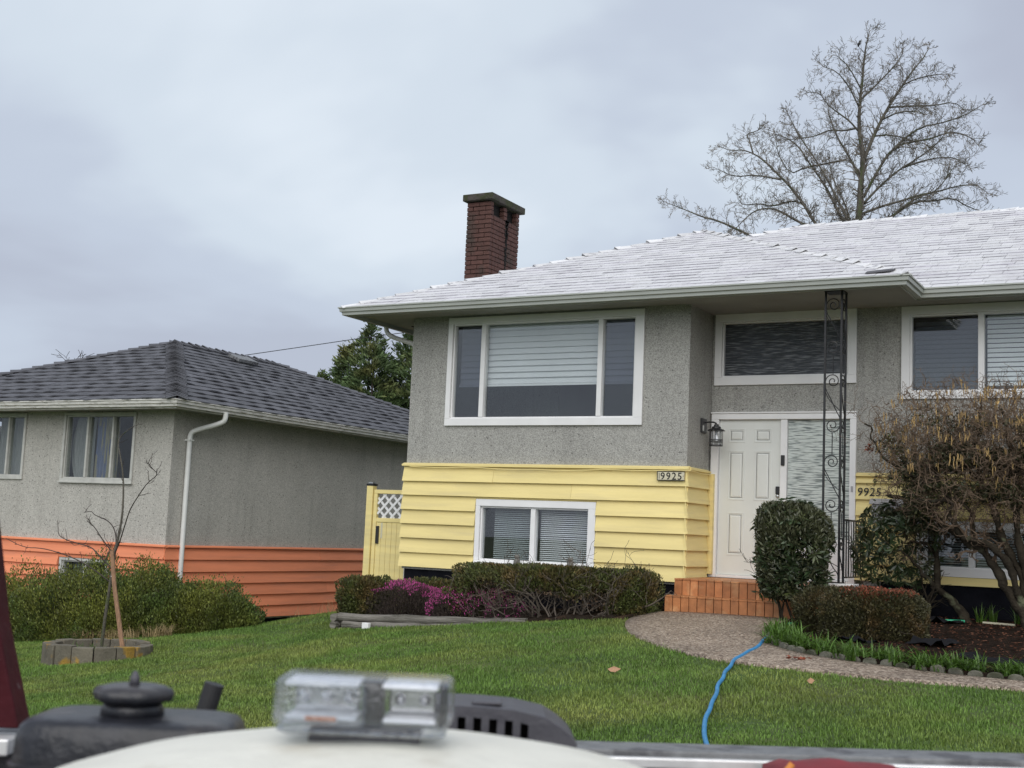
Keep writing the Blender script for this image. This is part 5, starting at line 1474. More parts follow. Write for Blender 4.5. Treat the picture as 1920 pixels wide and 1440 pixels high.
simple_shrub('low_hedge', 'low olive hedge behind the pink heather', 'hedge', (-9.25, -.35, -.05), (.80, .28, .245), 4.0, 12000, M['yew'], (.045, .017), rng, zmin=-.4, stems=(12, .3))
def heather(name, label, c, rad, seed, cover):
    rng = np.random.default_rng(seed)
    T, P, D = simple_shrub(name, label, 'heather', c, rad, 2.4, 11000, M['heath_leaf'], (.045, .008), rng, zmin=gh(c[0], c[1])-.02, shell=.6, updir=.9, spread=.7, group='heather mounds in the log bed')
    n = 9000
    Q, E_ = super_pts(n, c, (rad[0]*1.02, rad[1]*1.02, rad[2]*1.04), 2.4, .10, .1, int(abs(c[0])*10), None, rng, 5)
    s = lump(E_*4, seed+3, 2.0); k = cover(E_, s, Q); Q = Q[k]; E_ = E_[k]
    leaves('flowers', M['heath_pink'], T, Q, .022, .011, E_*.4 + [0, 0, .8], .8, rng)
heather('heather', 'bright pink heather mound beside the small clipped evergreen', (-9.30, -1.06, -.22), (.58, .42, .37), 61, lambda d, s, q: (q[:, 2] > .02 + s*.2) & (RNG.uniform(size=len(d)) < .9))
heather('heather', 'sparser pink heather mound against the long hedge', (-8.30, -1.12, -.20), (.72, .38, .33), 62, lambda d, s, q: (q[:, 2] > -.12 + s*.30) & (RNG.uniform(size=len(d)) < .8))
heather('heather', 'small dull heather sprig at the right end of the log border', (-7.62, -1.32, -.16), (.34, .20, .16), 63, lambda d, s, q: (s + d[:, 2]*.3 > .12) & (RNG.uniform(size=len(d)) < .14))

# rhododendrons: rosettes of long leaves
def rosettes(T, P, D, mt, rng, ln=.11, wd=.03, per=8, part='foliage'):
    A = []; B = []
    for p, d in zip(P, D):
        d = d/np.linalg.norm(d); o = np.cross(d, [0.3, .2, .93]); o /= max(1e-6, np.linalg.norm(o)); q = np.cross(d, o); a0 = rng.uniform(0, 6.28)
        for k in range(per):
            a = a0 + 6.283*k/per + rng.normal()*.15; l = d*.38 + o*math.cos(a) + q*math.sin(a) - np.array([0, 0, .28]); l /= np.linalg.norm(l)
            A.append(p + l*ln*.5); B.append(l)
    leaves(part, mt, T, np.array(A), ln, wd, np.array(B), .12, rng)
def rhodo(name, label, c, rad, seed, nros, nclip, stem_base, gap=0.0, ztop=None, e=3.2):
    rng = np.random.default_rng(seed)
    T = thing(name, (c[0], c[1], stem_base[0][2]), label, 'shrub', 'clipped rhododendrons by the steps')
    P, D = super_pts(nros, c, rad, e, .55, .14, seed, None, rng, 4)
    if gap: k = lump(P*3.0, seed, 2.2) > -gap; P, D = P[k], D[k]
    X_, Y_ = super_pts(70, c, np.array(rad)*1.08, e, .1, .14, seed, None, rng, 6)
    P = np.vstack([P, X_]); D = np.vstack([D, Y_])
    rosettes(T, P, D, M['rhodo'], rng)
    Q, E_ = super_pts(nclip, (c[0], c[1], c[2]), (rad[0]*1.1, rad[1]*1.1, rad[2]*1.07), e, .2, .10, seed, None, rng, 4)
    k = (E_[:, 2] > .25) | (E_[:, 0] < -.25) | (rng.uniform(size=len(E_)) < .25); Q, E_ = Q[k], E_[k]
    leaves('clipped_foliage', M['rhodo_top'], T, Q, .06, .022, E_*.5 + [0, 0, .4], .9, rng)
    mb = MB()
    for b in stem_base: twigs_from(mb, b, 4, rng, rad[2]*1.15, .16, .022, 2, .3)
    mb.build('stems', M['bark_moss'], T)
rhodo('rhododendron', 'upright clipped rhododendron in front of the door sidelight', (-4.18, -1.05, .77), (.335, .34, .50), 71, 430, 15000, [(-4.12, -1.0, .0), (-4.25, -1.05, .0)], e=4.6)
rhodo('rhododendron', 'sparse rhododendron with yellow siding showing through, right of the column', (-3.30, .12, .92), (.42, .36, .42), 72, 300, 1500, [(-3.0, .1, .05), (-3.1, .15, .05)], gap=.05)
# boxwood
rng = np.random.default_rng(81)
T, P, D = simple_shrub('boxwood', 'low clipped box-shaped shrub with brownish leaves beside the path', 'shrub', (-2.99, -2.35, .165), (.50, .46, .295), 4.2, 46000, M['boxleaf'], (.026, .013), rng, shell=.45, lumpy=.07, zmin=-.1, stems=(16, .4, -.05), f=7)
k = (D[:, 2] > .5) & (P[:, 0] > -3.25); Q = P[k][:2600] + [0, 0, .012]
leaves('red_tips', M['redtip'], T, Q, .028, .013, D[k][:2600]*.5+[0, 0, .5], .9, rng)
simple_shrub('boxwood', 'smaller clipped shrub lobe behind the low boxwood', 'shrub', (-3.52, -2.0, .18), (.34, .36, .265), 3.2, 18000, M['boxleaf'], (.026, .013), rng, shell=.45, zmin=-.1, stems=(8, .35, -.04), f=7)

# contorted hazel with catkins
def hazel():
    T = thing('contorted_hazel', (-2.2, -.3, .05), 'gnarled shrub hung with yellow catkins at the right edge', 'shrub')
    rng = np.random.default_rng(91)
    rad = {'A': .055, 'A2': .025, 'A3': .022, 'B': .06, 'C': .045, 'D': .055, 'E': .055, 'F': .032, 'G': .022, 'H': .026, 'I': .02}
    dep = {'A': (.1, .1), 'A2': (.1, -.1), 'A3': (.1, .1), 'B': (-.35, .2), 'C': (-.3, -.3), 'D': (-.25, .1), 'E': (-.2, -.2), 'F': (-.2, -.2), 'G': (-.15, .1), 'H': (-.2, .2), 'I': (-.4, -.2)}
    tips = []; tw = MB()
    for k, pts in HAZ.items():
        y0, dy = dep[k]; P = []
        for i, (x, z) in enumerate(pts):
            t = i/(len(pts)-1); P.append(Vector((x, y0 + dy*t + rng.normal()*.02, z)))
        if k in 'ABCDE': 
            b = P[0]; P = [Vector((b.x+.08, b.y, gh(b.x+.08, b.y)-.02))] + P
        S = smooth_line(P, 1); S = [p + Vector(rng.normal(size=3))*.018 for p in S]; S = smooth_line(S, 1)
        R = list(np.linspace(rad[k], rad[k]*.35, len(S))); R = [r*rng.uniform(.75, 1.3) for r in R]
        MB().tube(S, R, 8).build('stem', M['bark_moss'], T, smooth=True)
        for i in range(len(S)//3, len(S)-1):
            if S[i].z < .75: 
                if rng.uniform() < .75: continue
            d = (S[i+1]-S[i]).normalized()
            if rng.uniform() < .55:
                ax = Vector(rng.normal(size=3)).cross(d).normalized(); nd = d.copy(); nd.rotate(Matrix.Rotation(rng.uniform(.5, 1.3), 3, ax))
                branch(tw, S[i], nd, rng.uniform(.25, .5), R[i]*.4, 2, rng, bend=1.1, n=4, kids=(2, 4), ratio=.62, up_=.14, rmin=.0022, seg=5, tips=tips)
    # crown: contorted shoots filling an irregular dome
    C_ = np.array([-2.05, -.25, 1.94]); Rd = np.array([1.42, .78, .79])
    P, D = super_pts(2200, C_, Rd, 2.6, .75, .12, 5, None, rng, 3)
    k = (P[:, 0] > -3.52); P, D = P[k], D[k]
    for p, d in zip(P, D):
        branch(tw, p, Vector(d) + Vector(rng.normal(size=3))*.6, rng.uniform(.14, .34), .0055, 1, rng, bend=1.3, n=4, kids=(2, 4), ratio=.6, up_=.12, rmin=.0018, seg=5, tips=tips)
    o = tw.build('twigs', M['twig_red'], T); o['kind'] = 'stuff'
    # catkins hang in bunches on the upper left
    cat_ = MB(); n = 0
    P, D = super_pts(1300, C_ + [0, 0, .04], Rd*.98, 2.6, .55, .12, 5, None, rng, 3)
    for p, d in zip(P, D):
        wz = (p[2]-1.5)/1.2
        if p[2] < 1.62 or rng.uniform() > .25 + .75*max(0, wz): continue
        if rng.uniform() > .55: continue
        for _ in range(rng.integers(2, 5)):
            q = Vector(p) + Vector((rng.normal()*.018, rng.normal()*.018, rng.normal()*.02)); ln = rng.uniform(.04, .11)
            cat_.tube([q, q+Vector((rng.normal()*.004, rng.normal()*.004, -ln*.5)), q+Vector((rng.normal()*.008, rng.normal()*.008, -ln))], [.0035, .0062, .0032], 5); n += 1
    o = cat_.build('catkins', M['catkin'], T); o['kind'] = 'stuff'
    # dark mossy leaf masses in the lower and right part
    Q = []; E_ = []
    for c, r, m_ in (((-2.0, -.1, 1.72), (1.15, .6, .36), 20000), ((-1.75, -.1, 1.95), (.75, .55, .5), 15000), ((-2.95, -.2, 1.66), (.56, .4, .30), 5200), ((-2.85, -.2, 1.40), (.5, .4, .2), 1800), ((-2.5, -.1, 2.05), (.85, .45, .36), 10000)):
        p, d = super_pts(m_, c, r, 2.2, .9, .25, int(m_), None, rng, 4)
        k = lump(p*2.6, 17, 2.4) > -.02; Q.append(p[k]); E_.append(d[k])
    leaves('foliage', M['hazel_leaf'], T, np.vstack(Q), .042, .019, np.vstack(E_)*.5+[0, 0, .1], .9, rng)
    # reddish buds and last leaves at the top
    P, D = super_pts(6500, C_, Rd*1.02, 2.6, .22, .12, 5, 1.85, rng, 3); P = P[P[:, 0] > -3.5]
    leaves('buds', M['twig_red'], T, P, .026, .010, None, 1, rng)
    P = np.array([[-3.53, -.3, 2.02]]) + rng.normal(size=(40, 3))*.025
    leaves('red_leaf', M['redtip'], T, P, .04, .02, None, 1, rng)
hazel()

# ---------------------------------------------------------------- sapling, stake and its ring of blocks
def sapling():
    T = thing('young_tree', (-11.92, -3.8, -.8), 'leafless sapling in the round block planter', 'tree')
    rng = np.random.default_rng(15); tw = MB()
    for k, pts in SAP.items():
        if k == 'stake': continue
        dy = {'stem': 0, 'r': -.35, 'l1': .3, 'l1b': -.2, 'l2': .25, 'l3': -.3, 'l4': .1}[k]
        P = [Vector((x, -3.8 + dy*i/(len(pts)-1), z)) for i, (x, z) in enumerate(pts)]
        if k == 'stem': P = [Vector((-11.93, -3.8, -.9))] + P
        S = smooth_line(P, 2); r = .024 if k == 'stem' else .009
        MB().tube(S, list(np.linspace(r, .0036, len(S))), 7).build('trunk' if k == 'stem' else 'limb', M['bark'] if k == 'stem' else M['bark_dark'], T, smooth=True)
        for i in range(len(S)//3, len(S)-1):
            if rng.uniform() < .33:
                d = (S[i+1]-S[i]).normalized(); ax = Vector(rng.normal(size=3)).cross(d).normalized(); nd = d.copy(); nd.rotate(Matrix.Rotation(rng.uniform(.5, 1.1), 3, ax))
                branch(tw, S[i], nd, rng.uniform(.05, .16), .0045, 1, rng, bend=.5, n=4, kids=(1, 3), rmin=.0025, seg=3, up_=.2)
    o = tw.build('twigs', M['bark_dark'], T); o['kind'] = 'stuff'
    a, m_, b = [Vector((x, -3.86, z)) for x, z in SAP['stake']]
    S = [Vector((-11.50, -3.72, -.95)), a, m_, b]
    o = MB().tube(S, [.029, .029, .027, .024], 7).build('stake', M['stake'], T)
    o['label'] = 'brown wooden stake leaning against the stem'
    MB().tube([(m_.x, m_.y, .12), (-11.86, -3.8, .13)], .006, 5).build('tie', M['white'], T)
sapling()
RP_ = thing('block_planter', (RING[0], RING[1], -.9), 'low ring of lichened concrete blocks round the sapling', 'planter')
nblk = 15; zt = gh(RING[0]+.45, RING[1]-.45) + .185
for i in range(nblk):
    rr = random.Random(i*7+1); a0 = 2*math.pi*i/nblk + .012; a1 = 2*math.pi*(i+1)/nblk - .012; V = []; dz = rr.uniform(-.012, .012); dr_ = rr.uniform(-.015, .015)
    for zz in (gh(RING[0], RING[1]) - .35, zt + dz):
        for (r_, a) in ((RING[2]+dr_, a0), (RING[2]+dr_+.008, (a0+a1)/2), (RING[2]+dr_, a1), (RING[2]-.13+dr_, a1), (RING[2]-.13+dr_, a0)):
            V.append((RING[0]+r_*math.cos(a), RING[1]+r_*math.sin(a), zz))
    MB().add(V, [(4,3,2,1,0),(5,6,7,8,9)] + [(j, (j+1) % 5, 5+(j+1) % 5, 5+j) for j in range(5)]).build('block', M['lichen_stone'], RP_, bevel=.008)
MB().lathe([(.6, -.4), (.6, 0)], (RING[0], RING[1], zt-.10), 24).build('soil', M['soil'], RP_)
tag(tuft_blades('weeds', M['strap'], [(RING[0]-.2+.1*i, RING[1]-.15, zt-.1) for i in range(5)], 8, .12, .006, np.random.default_rng(2), lean=.8), 'thin green weeds inside the round block planter', 'weeds', kind='stuff')

# ---------------------------------------------------------------- log border
LB = thing('log_border', (-8.7, -1.5, -.4), 'weathered grey logs edging the heather bed', 'border')
def logp(x0, z0, x1, z1, y, r, seed):
    rr = random.Random(seed); P = [Vector((x0+(x1-x0)*t, y+rr.uniform(-.012, .012), z0+(z1-z0)*t+rr.uniform(-.008, .008))) for t in [i/8 for i in range(9)]]
    MB().tube(P, [r*rr.uniform(.92, 1.08) for _ in P], 12).build('log', M['log'], LB, smooth=False)
logp(-10.06, -.325, -7.30, -.205, -1.50, .052, 1); logp(-9.98, -.420, -7.9, -.315, -1.535, .052, 2); logp(-10.05, -.500, -8.4, -.43, -1.51, .045, 3)
for i, zz in enumerate((-.33, -.425)): 
    MB().tube([(-10.10, -1.60, zz), (-10.12, -1.0, zz+.01), (-10.13, -.5, zz+.02)], .05, 12).build('log', M['log'], LB)
o = MB().box(-9.60, -9.50, -1.66, -1.60, gh(-9.55, -1.63)-.01, gh(-9.55, -1.63)+.075).build('white_block', M['white'], bevel=.006); tag(o, 'small white block in the grass before the logs', 'block')

# ---------------------------------------------------------------- bed edging, strap-leaved plants, chips
inn = resample(PATH_IN, 400); i = 60; k = 0
rrg = random.Random(9)
EDG = thing('edging_border', (-2.5, -3.9, -.1), 'row of small scalloped concrete edging stones along the path', 'edging')
ed_pos = []
dist = 0; last = inn[0]
for p in inn:
    if p.x < -4.02 and p.y > -2.45: continue
    if (p-last).length < .155: continue
    t = (inn[min(inn.index(p)+1, len(inn)-1)] - p).normalized(); last = p
    if p.x > 1.6: break
    nrm = Vector((-t.y, t.x)); w_ = rrg.uniform(.054, .066); h = .07 + rrg.uniform(-.014, .014); zb = gh(p.x, p.y)-.05; V = []; prof = []
    for a in range(7):
        an = math.pi*a/6; prof.append((-w_*math.cos(an), h*.62 + .55*w_*math.sin(an)))
    prof = [(-w_, 0)] + prof + [(w_, 0)]
    c = p + nrm*.035; th = .042; tl = rrg.uniform(-.3, .3)
    A = [Vector((c.x + t.x*u, c.y + t.y*u, zb + .05 + v)) - Vector((nrm.x, nrm.y, 0))*(th/2 - tl*v) for u, v in prof]
    MB().prism(A, (nrm.x*th, nrm.y*th, 0)).build('edging_stone', M['stone'], EDG, bevel=.006)
    ed_pos.append((c, t, nrm))
rng = np.random.default_rng(33)
ORD = 'first second third fourth fifth sixth seventh eighth ninth tenth eleventh twelfth thirteenth fourteenth fifteenth sixteenth seventeenth eighteenth nineteenth twentieth'.split()
ORD += ['twenty-' + w for w in ORD[:9]] + ['thirtieth'] + ['thirty-' + w for w in ORD[:9]] + ['fortieth'] + ['forty-' + w for w in ORD[:9]]
gi = 0
for (c, t, nrm) in ed_pos:
    q = c + nrm*.10
    if q.x > .5 or gi >= len(ORD): continue
    pts = [(q.x+rng.normal()*.05+nrm.x*d_, q.y+rng.normal()*.05+nrm.y*d_, 0) for d_ in rng.uniform(-.11, .16, 5)]
    o = tuft_blades('lily_clump', M['strap'], [(x, y, gh(x, y)+.03) for x, y, _ in pts], 15, .195, .0125, rng, lean=1.25, arch=.9)
    tag(o, 'strap-leaved clump behind the edging stones, ' + ORD[gi] + ' along from the hose', 'plant', 'strap-leaved plants along the bed edge'); gi += 1
for (x, y, h, lab) in ((-6.05, -1.15, .16, 'green grassy tuft between the long hedge and the steps'), (-1.95, .25, .32, 'upright strap-leaved clump by the dark foundation under the catkin shrub'), (-2.3, .3, .22, 'low strap-leaved clump left of the taller one by the foundation')):
    o = tuft_blades('lily_clump', M['strap'], [(x+rng.normal()*.06, y+rng.normal()*.05, gh(x, y)+.03) for _ in range(4)], 16, h, .012, rng, lean=.6); tag(o, lab, 'plant')
# bark chips
n = 5200; X = rng.uniform(-3.6, .4, n); Y = rng.uniform(-4.1, .75, n); k = in_poly(X, Y, NOGRASS[1]); X, Y = X[k], Y[k]
P = np.column_stack([X, Y, gz(X, Y)+.056])
dd = rng.normal(size=(len(P), 3))*[1, 1, .12]; dd /= np.linalg.norm(dd, axis=1)[:, None]
o = leaves('bark_chips', M['chip'], None, P, .034, .010, dd, .1, rng); tag(o, 'loose brown bark chips on the dark bed', 'bark chips', kind='stuff')
def draped(name, pts, r, mt, lab, cat, off=None, n=8):
    S = smooth_line([Vector((x, y, 0)) for x, y in pts], 3)
    S = [Vector((p.x, p.y, gh(p.x, p.y) + (off if off is not None else r) )) for p in S]
    return tag(MB().tube(S, r, n).build(name, mt, smooth=True), lab, cat)
hp = [(-3.92,-2.80),(-3.87,-3.1),(-3.77,-3.55),(-3.77,-3.85),(-3.74,-4.1),(-3.73,-4.38),(-3.63,-4.72),(-3.59,-5.0),(-3.49,-5.3),(-3.43,-5.62),(-3.31,-5.95),(-3.22,-6.32),(-3.13,-6.6),(-3.07,-6.85),(-2.98,-7.12),(-2.84,-7.5),(-2.6,-8.0),(-2.3,-8.8),(-1.9,-10)]
hz_ = draped('garden_hose', hp, .0165, M['hose_blue'], 'blue hose snaking from the path across the lawn', 'hose', .030)
MB().tube([(-3.935, -2.70, gh(-3.93, -2.7)+.034), (-3.92, -2.80, gh(-3.92, -2.8)+.032), (-3.905, -2.87, gh(-3.9, -2.87)+.032)], [.028, .028, .024], 12).build('coupling', M['silver'], hz_, smooth=False)
draped('green_hose', [(-3.75,-1.5),(-3.55,-1.2),(-3.3,-.5),(-3.0,-.25),(-2.7,-.15),(-2.5,-.1)], .016, M['hose_green'], 'green hose lying on the dark bed behind the boxwood', 'hose', .07)
draped('green_hose', [(-3.95,-2.0),(-3.85,-1.75),(-3.6,-1.55)], .014, M['hose_green'], 'short green hose end beside the path at the bed corner', 'hose', .08)
tag(MB().tube([(-3.28, -.35, gh(-3.28, -.35)), (-3.27, -.35, .42)], .016, 8).build('green_stake', M['hose_green']), 'short upright green pipe behind the boxwood', 'pipe')
tag(MB().tube([(-2.33, .05, gh(-2.33, .05)+.06), (-1.98, -.05, gh(-1.98, -.05)+.06)], .014, 7).build('white_stick', M['plaque']), 'pale stick lying on the bed below the catkin shrub', 'stick')
def sheet(name, c, a, b, lab, seed):
    r = np.random.default_rng(seed); V = []; n = 8
    for i in range(n):
        for j in range(n): 
            p = Vector(c) + Vector(a)*(i/(n-1)-.5) + Vector(b)*(j/(n-1)-.5); V.append((p.x, p.y, gh(p.x, p.y)+.055+abs(r.normal())*.028))
    F = [(i*n+j, i*n+j+1, (i+1)*n+j+1, (i+1)*n+j) for i in range(n-1) for j in range(n-1)]
    tag(arr_mesh(name, V, np.array(F), M['fabric']), lab, 'fabric')
sheet('landscape_fabric', (-2.75, -.3, 0), (.5, .1, 0), (-.1, .35, 0), 'crumpled black landscape fabric beside the green hose', 1)
sheet('landscape_fabric', (-2.35, -2.75, 0), (.35, -.1, 0), (.1, .4, 0), 'crumpled black landscape fabric at the right of the boxwood', 2)
sheet('landscape_fabric', (-1.45, -3.75, 0), (.9, -.1, 0), (.1, .25, 0), 'strip of black landscape fabric behind the edging at right', 3)
sheet('landscape_fabric', (-3.0, -3.0, 0), (.3, -.1, 0), (.1, .2, 0), 'scrap of black landscape fabric in front of the boxwood', 4)
M['leaf_tan'] = mat('fallen_leaf', (.42, .24, .14), .8, .2, 30)
for (x, y, s, lab) in ((-4.45, -5.3, .06, 'curled tan leaf lying on the open lawn'), (-2.8, -5.25, .03, 'small dry leaf on the lawn right of the blue hose')):
    V = [(x-s, y, .05), (x-s*.3, y-s*.45, .035), (x+s*.4, y-s*.35, .03), (x+s, y+.01, .055), (x+s*.35, y+s*.4, .06), (x-s*.3, y+s*.42, .05), (x, y, .075)]
    V = [(a, b, c+gh(a, b)) for a, b, c in V]
    tag(MB().add(V, [(0,1,6),(1,2,6),(2,3,6),(3,4,6),(4,5,6),(5,0,6)]).build('fallen_leaf', M['leaf_tan']), lab, 'leaf')
for (x, y, lab) in ((-3.25, -4.1, 'rusty leaves on the path left of the edging'), (-3.75, -3.02, 'rusty leaf litter where the hose meets the bed')):
    P = np.array([(x, y, gh(x, y)+.04)]) + rng.normal(size=(14, 3))*[.06, .03, .004]
    tag(leaves('leaf_litter', M['redtip'], None, P, .05, .025, rng.normal(size=(14, 3))*[1, 1, .1], .1, rng), lab, 'leaves', kind='stuff')

# ---------------------------------------------------------------- the truck bed in front of the camera
def LW(a, b, h): return CAM + r0*a + Vector((-math.sin(YAW), math.cos(YAW), 0))*b + Vector((0, 0, h))
f0 = Vector((-math.sin(YAW), math.cos(YAW), 0)); Zv = Vector((0, 0, 1))
def lbox(mb, a0, a1, b0, b1, h0, h1): return mb.obox(LW((a0+a1)/2, (b0+b1)/2, (h0+h1)/2), r0*(a1-a0)/2, f0*(b1-b0)/2, Zv*(h1-h0)/2)

TB = thing('truck_bed', LW(0, 1.6, -1.75), 'work truck bed with worn metal side rail and maroon corner post', 'truck')
sl_ = .014
def rail(name, mt, a0, a1, b0, b1, h0, h1, bevel=.004):
    mb = MB(); c = LW((a0+a1)/2, (b0+b1)/2, (h0+h1)/2 + sl_*((a0+a1)/2)); u = (r0 + Zv*sl_)
    return mb.obox(c, u*(a1-a0)/2, f0*(b1-b0)/2, Zv*(h1-h0)/2).build(name, mt, TB, bevel=bevel)
rail('side_rail', M['railgrey'], -1.6, 2.6, 2.215, 2.30, -.383, -.3565)
rail('rail_lip', M['raillip'], -.60, 2.6, 2.200, 2.2145, -.384, -.3665, .003)
rail('side_panel', M['bedliner'], -1.6, 2.6, 2.216, 2.26, -.95, -.3835)
rail('rail_cap', M['raillip'], -1.3, -.795, 2.14, 2.213, -.384, -.356)
rail('floor', M['bedliner'], -1.7, 2.7, .55, 2.214, -.98, -.952)
mb = MB()
for q, (a0, a1, h) in enumerate(((-.905, -.795, -.34), (-.905, -.846, -.18), (-.905, -.868, .1))):
    pass
V = [LW(a, b, h) for (h, ar) in ((-.355, -.791), (-.185, -.841), (.12, -.90)) for b in (2.17, 2.23) for a in (-1.02, ar)]
mb.add(V, [(0,1,3,2)] + [f for k in (0, 4) for f in ((k, k+4, k+5, k+1), (k+1, k+5, k+7, k+3), (k+3, k+7, k+6, k+2), (k+2, k+6, k+4, k))] + [(8,10,11,9)])
mb.build('corner_post', M['maroon'], TB, bevel=.004)
for a in (-1.3, .9):
    MB().lathe([(.40, -.11), (.42, -.09), (.42, .09), (.40, .11)], LW(a, 1.45, -1.35), 28, (tuple(f0), (0, 0, 1), tuple(r0))).build('wheel', M['rubber'], TB, smooth=False)
lbox(MB(), -1.7, 2.7, 2.262, 2.29, -1.25, -.40).build('outer_skin', M['maroon'], TB)

# cream plastic tank with its domed lid
WT = thing('water_tank', LW(-.1, 1.28, -.95), 'cream white plastic tank with domed lid at the bottom of the frame', 'tank')
prof = [(.335, -.95), (.35, -.93), (.35, -.33), (.346, -.285), (.33, -.252), (.30, -.232), (.25, -.2165), (.18, -.2035), (.10, -.1955), (.02, -.192)]
MB().lathe(prof, LW(-.105, 1.185, 0), 64).build('shell', M['cream_plastic'], WT, smooth=True)
# clear warning beacon lying on the lid
LW0 = LW
def LW(a, b, h): return LW0(a*1.045, b + .055, -.1835 + (h+.1835)*.9)
BL_ = thing('beacon_light', LW(-.115, 1.15, -.187), 'clear rectangular warning light on the cream tank lid', 'light')
def rounded(a0, a1, b0, b1, h0, h1, r, n=5, taper=.0):
    V = []; prof = []
    for (ca, cb, s) in ((a1-r, b1-r, 0), (a0+r, b1-r, 1), (a0+r, b0+r, 2), (a1-r, b0+r, 3)):
        for k in range(n+1):
            an = math.pi/2*(s + k/n); prof.append((ca+r*math.cos(an), cb+r*math.sin(an)))
    m_ = len(prof); ca, cb = (a0+a1)/2, (b0+b1)/2
    rows = [(h0, 1-.06), (h0+.004, 1.0), (h1-.007, 1-taper), (h1-.002, 1-taper-.012), (h1, 1-taper-.05)]
    for h, s in rows: V += [LW(ca+(a-ca)*s, cb+(b-cb)*s, h) for a, b in prof]
    F = [tuple(range(m_))[::-1], tuple(range((len(rows)-1)*m_, len(rows)*m_))]
    for i in range(len(rows)-1): F += [(i*m_+k, i*m_+(k+1) % m_, (i+1)*m_+(k+1) % m_, (i+1)*m_+k) for k in range(m_)]
    return MB().add(V, F)
rounded(-.188, -.044, 1.10, 1.188, -.1835, -.1745, .012).build('base', M['clear'], BL_, smooth=True)
rounded(-.192, -.039, 1.105, 1.19, -.1740, -.1305, .016, taper=.012).build('lens', M['clear'], BL_, smooth=True)
rounded(-.190, -.112, 1.094, 1.1042, -.1735, -.1320, .005, taper=.012).build('lens', M['clear'], BL_, smooth=True)
for q, (a0, a1) in enumerate(((-.182, -.122), (-.098, -.054))):
    hs = lbox(MB(), a0, a1, 1.160, 1.168, -.167, -.141).build('reflector', M['chrome'], BL_, bevel=.002)
    nl_ = 3 if q == 0 else 2
    for i_ in range(nl_):
        aa = a0 + (a1-a0)*(i_+.5)/nl_
        MB().lathe([(.0055, 0), (.005, .003), (.0035, .005), (.001, .006)], LW(aa, 1.1595, -.154), 14, (tuple(r0), (0, 0, 1), tuple(-f0))).build('led_lens', M['chrome'], hs, smooth=True)
    lbox(MB(), a0-.002, a1+.002, 1.122, 1.172, -.1728, -.1688).build('led_board', M['lampwhite'], BL_, bevel=.0015)
    lbox(MB(), a0-.003, a1+.003, 1.116, 1.176, -.1385, -.1345).build('led_board', M['lampwhite'], BL_, bevel=.0015)
lbox(MB(), -.166, -.138, 1.1185, 1.1215, -.1728, -.1688).build('amber_chip', M['amber'], BL_, bevel=.001)
lbox(MB(), -.119, -.101, 1.135, 1.175, -.172, -.136).build('divider', M['black_plastic'], BL_)
lbox(MB(), -.051, -.045, 1.12, 1.175, -.172, -.136).build('divider', M['black_plastic'], BL_)
lbox(MB(), -.165, -.065, 1.13, 1.18, -.199, -.1836).build('gasket', M['vent_grey'], BL_)

LW = LW0
# black engine fuel tank with a lobed cap
FT_ = thing('fuel_tank', LW(-.41, 1.55, -.45), 'black metal fuel tank with a lobed filler cap', 'tank')
def tank_shell():
    V = []; rows = []
    for (h, s) in ((-.95, .97), (-.33, 1.0), (-.266, 1.0), (-.247, .99), (-.234, .96), (-.2275, .91), (-.2245, .80), (-.223, .4)):
        ring = []
        for k in range(40):
            an = 2*math.pi*k/40; c, s_ = math.cos(an), math.sin(an); e_ = .38
            ring.append((-.415 + .122*s*math.copysign(abs(c)**e_, c), 1.505 + .078*s*math.copysign(abs(s_)**e_, s_), h))
        rows.append(ring)
    for r_ in rows: V += [LW(*p) for p in r_]
    F = [tuple(range(40))[::-1], tuple(range((len(rows)-1)*40, len(rows)*40))]
    for i in range(len(rows)-1): F += [(i*40+k, i*40+(k+1) % 40, (i+1)*40+(k+1) % 40, (i+1)*40+k) for k in range(40)]
    return MB().add(V, F)
tank_shell().build('shell', M['tank_black'], FT_, smooth=True)
V = []; F = []
for (h, s_) in ((-.272, 1.0), (-.2735, 1.035), (-.277, 1.035), (-.2785, 1.0)):
    for k in range(40):
        an = 2*math.pi*k/40; c_, d_ = math.cos(an), math.sin(an)
        V.append(LW(-.415 + .1225*s_*math.copysign(abs(c_)**.38, c_), 1.505 + .0785*s_*math.copysign(abs(d_)**.38, d_), h))
for i_ in range(3): F += [(i_*40+k, i_*40+(k+1) % 40, (i_+1)*40+(k+1) % 40, (i_+1)*40+k) for k in range(40)]
MB().add(V, F).build('seam', M['tank_black'], FT_)
cap_c = LW(-.418, 1.5, 0)
nk = MB().lathe([(.036, -.224), (.034, -.214), (.031, -.209)], cap_c, 24).build('filler_neck', M['tank_black'], FT_, smooth=True)
V = []; F = []; n_ = 48
rows = [(-.2085, .034), (-.207, .042), (-.199, .0445), (-.1935, .041), (-.1905, .030), (-.190, .012)]
for h, r_ in rows:
    for k in range(n_):
        an = 2*math.pi*k/n_; q = r_*(1 + (.055*math.cos(6*an) if r_ > .03 else 0)); V.append(LW(-.418, 1.5, 0) + r0*q*math.cos(an) + f0*q*math.sin(an) + Zv*h)
F = [tuple(range(n_))[::-1], tuple(range((len(rows)-1)*n_, len(rows)*n_))]
for i in range(len(rows)-1): F += [(i*n_+k, i*n_+(k+1) % n_, (i+1)*n_+(k+1) % n_, (i+1)*n_+k) for k in range(n_)]
fc = MB().add(V, F).build('filler_cap', M['tank_black'], FT_, smooth=True)
MB().lathe([(.0065, -.191), (.0055, -.182), (.003, -.176), (.001, -.1745)], LW(-.418, 1.5, 0), 12).build('vent_pin', M['vent_grey'], fc, smooth=True)
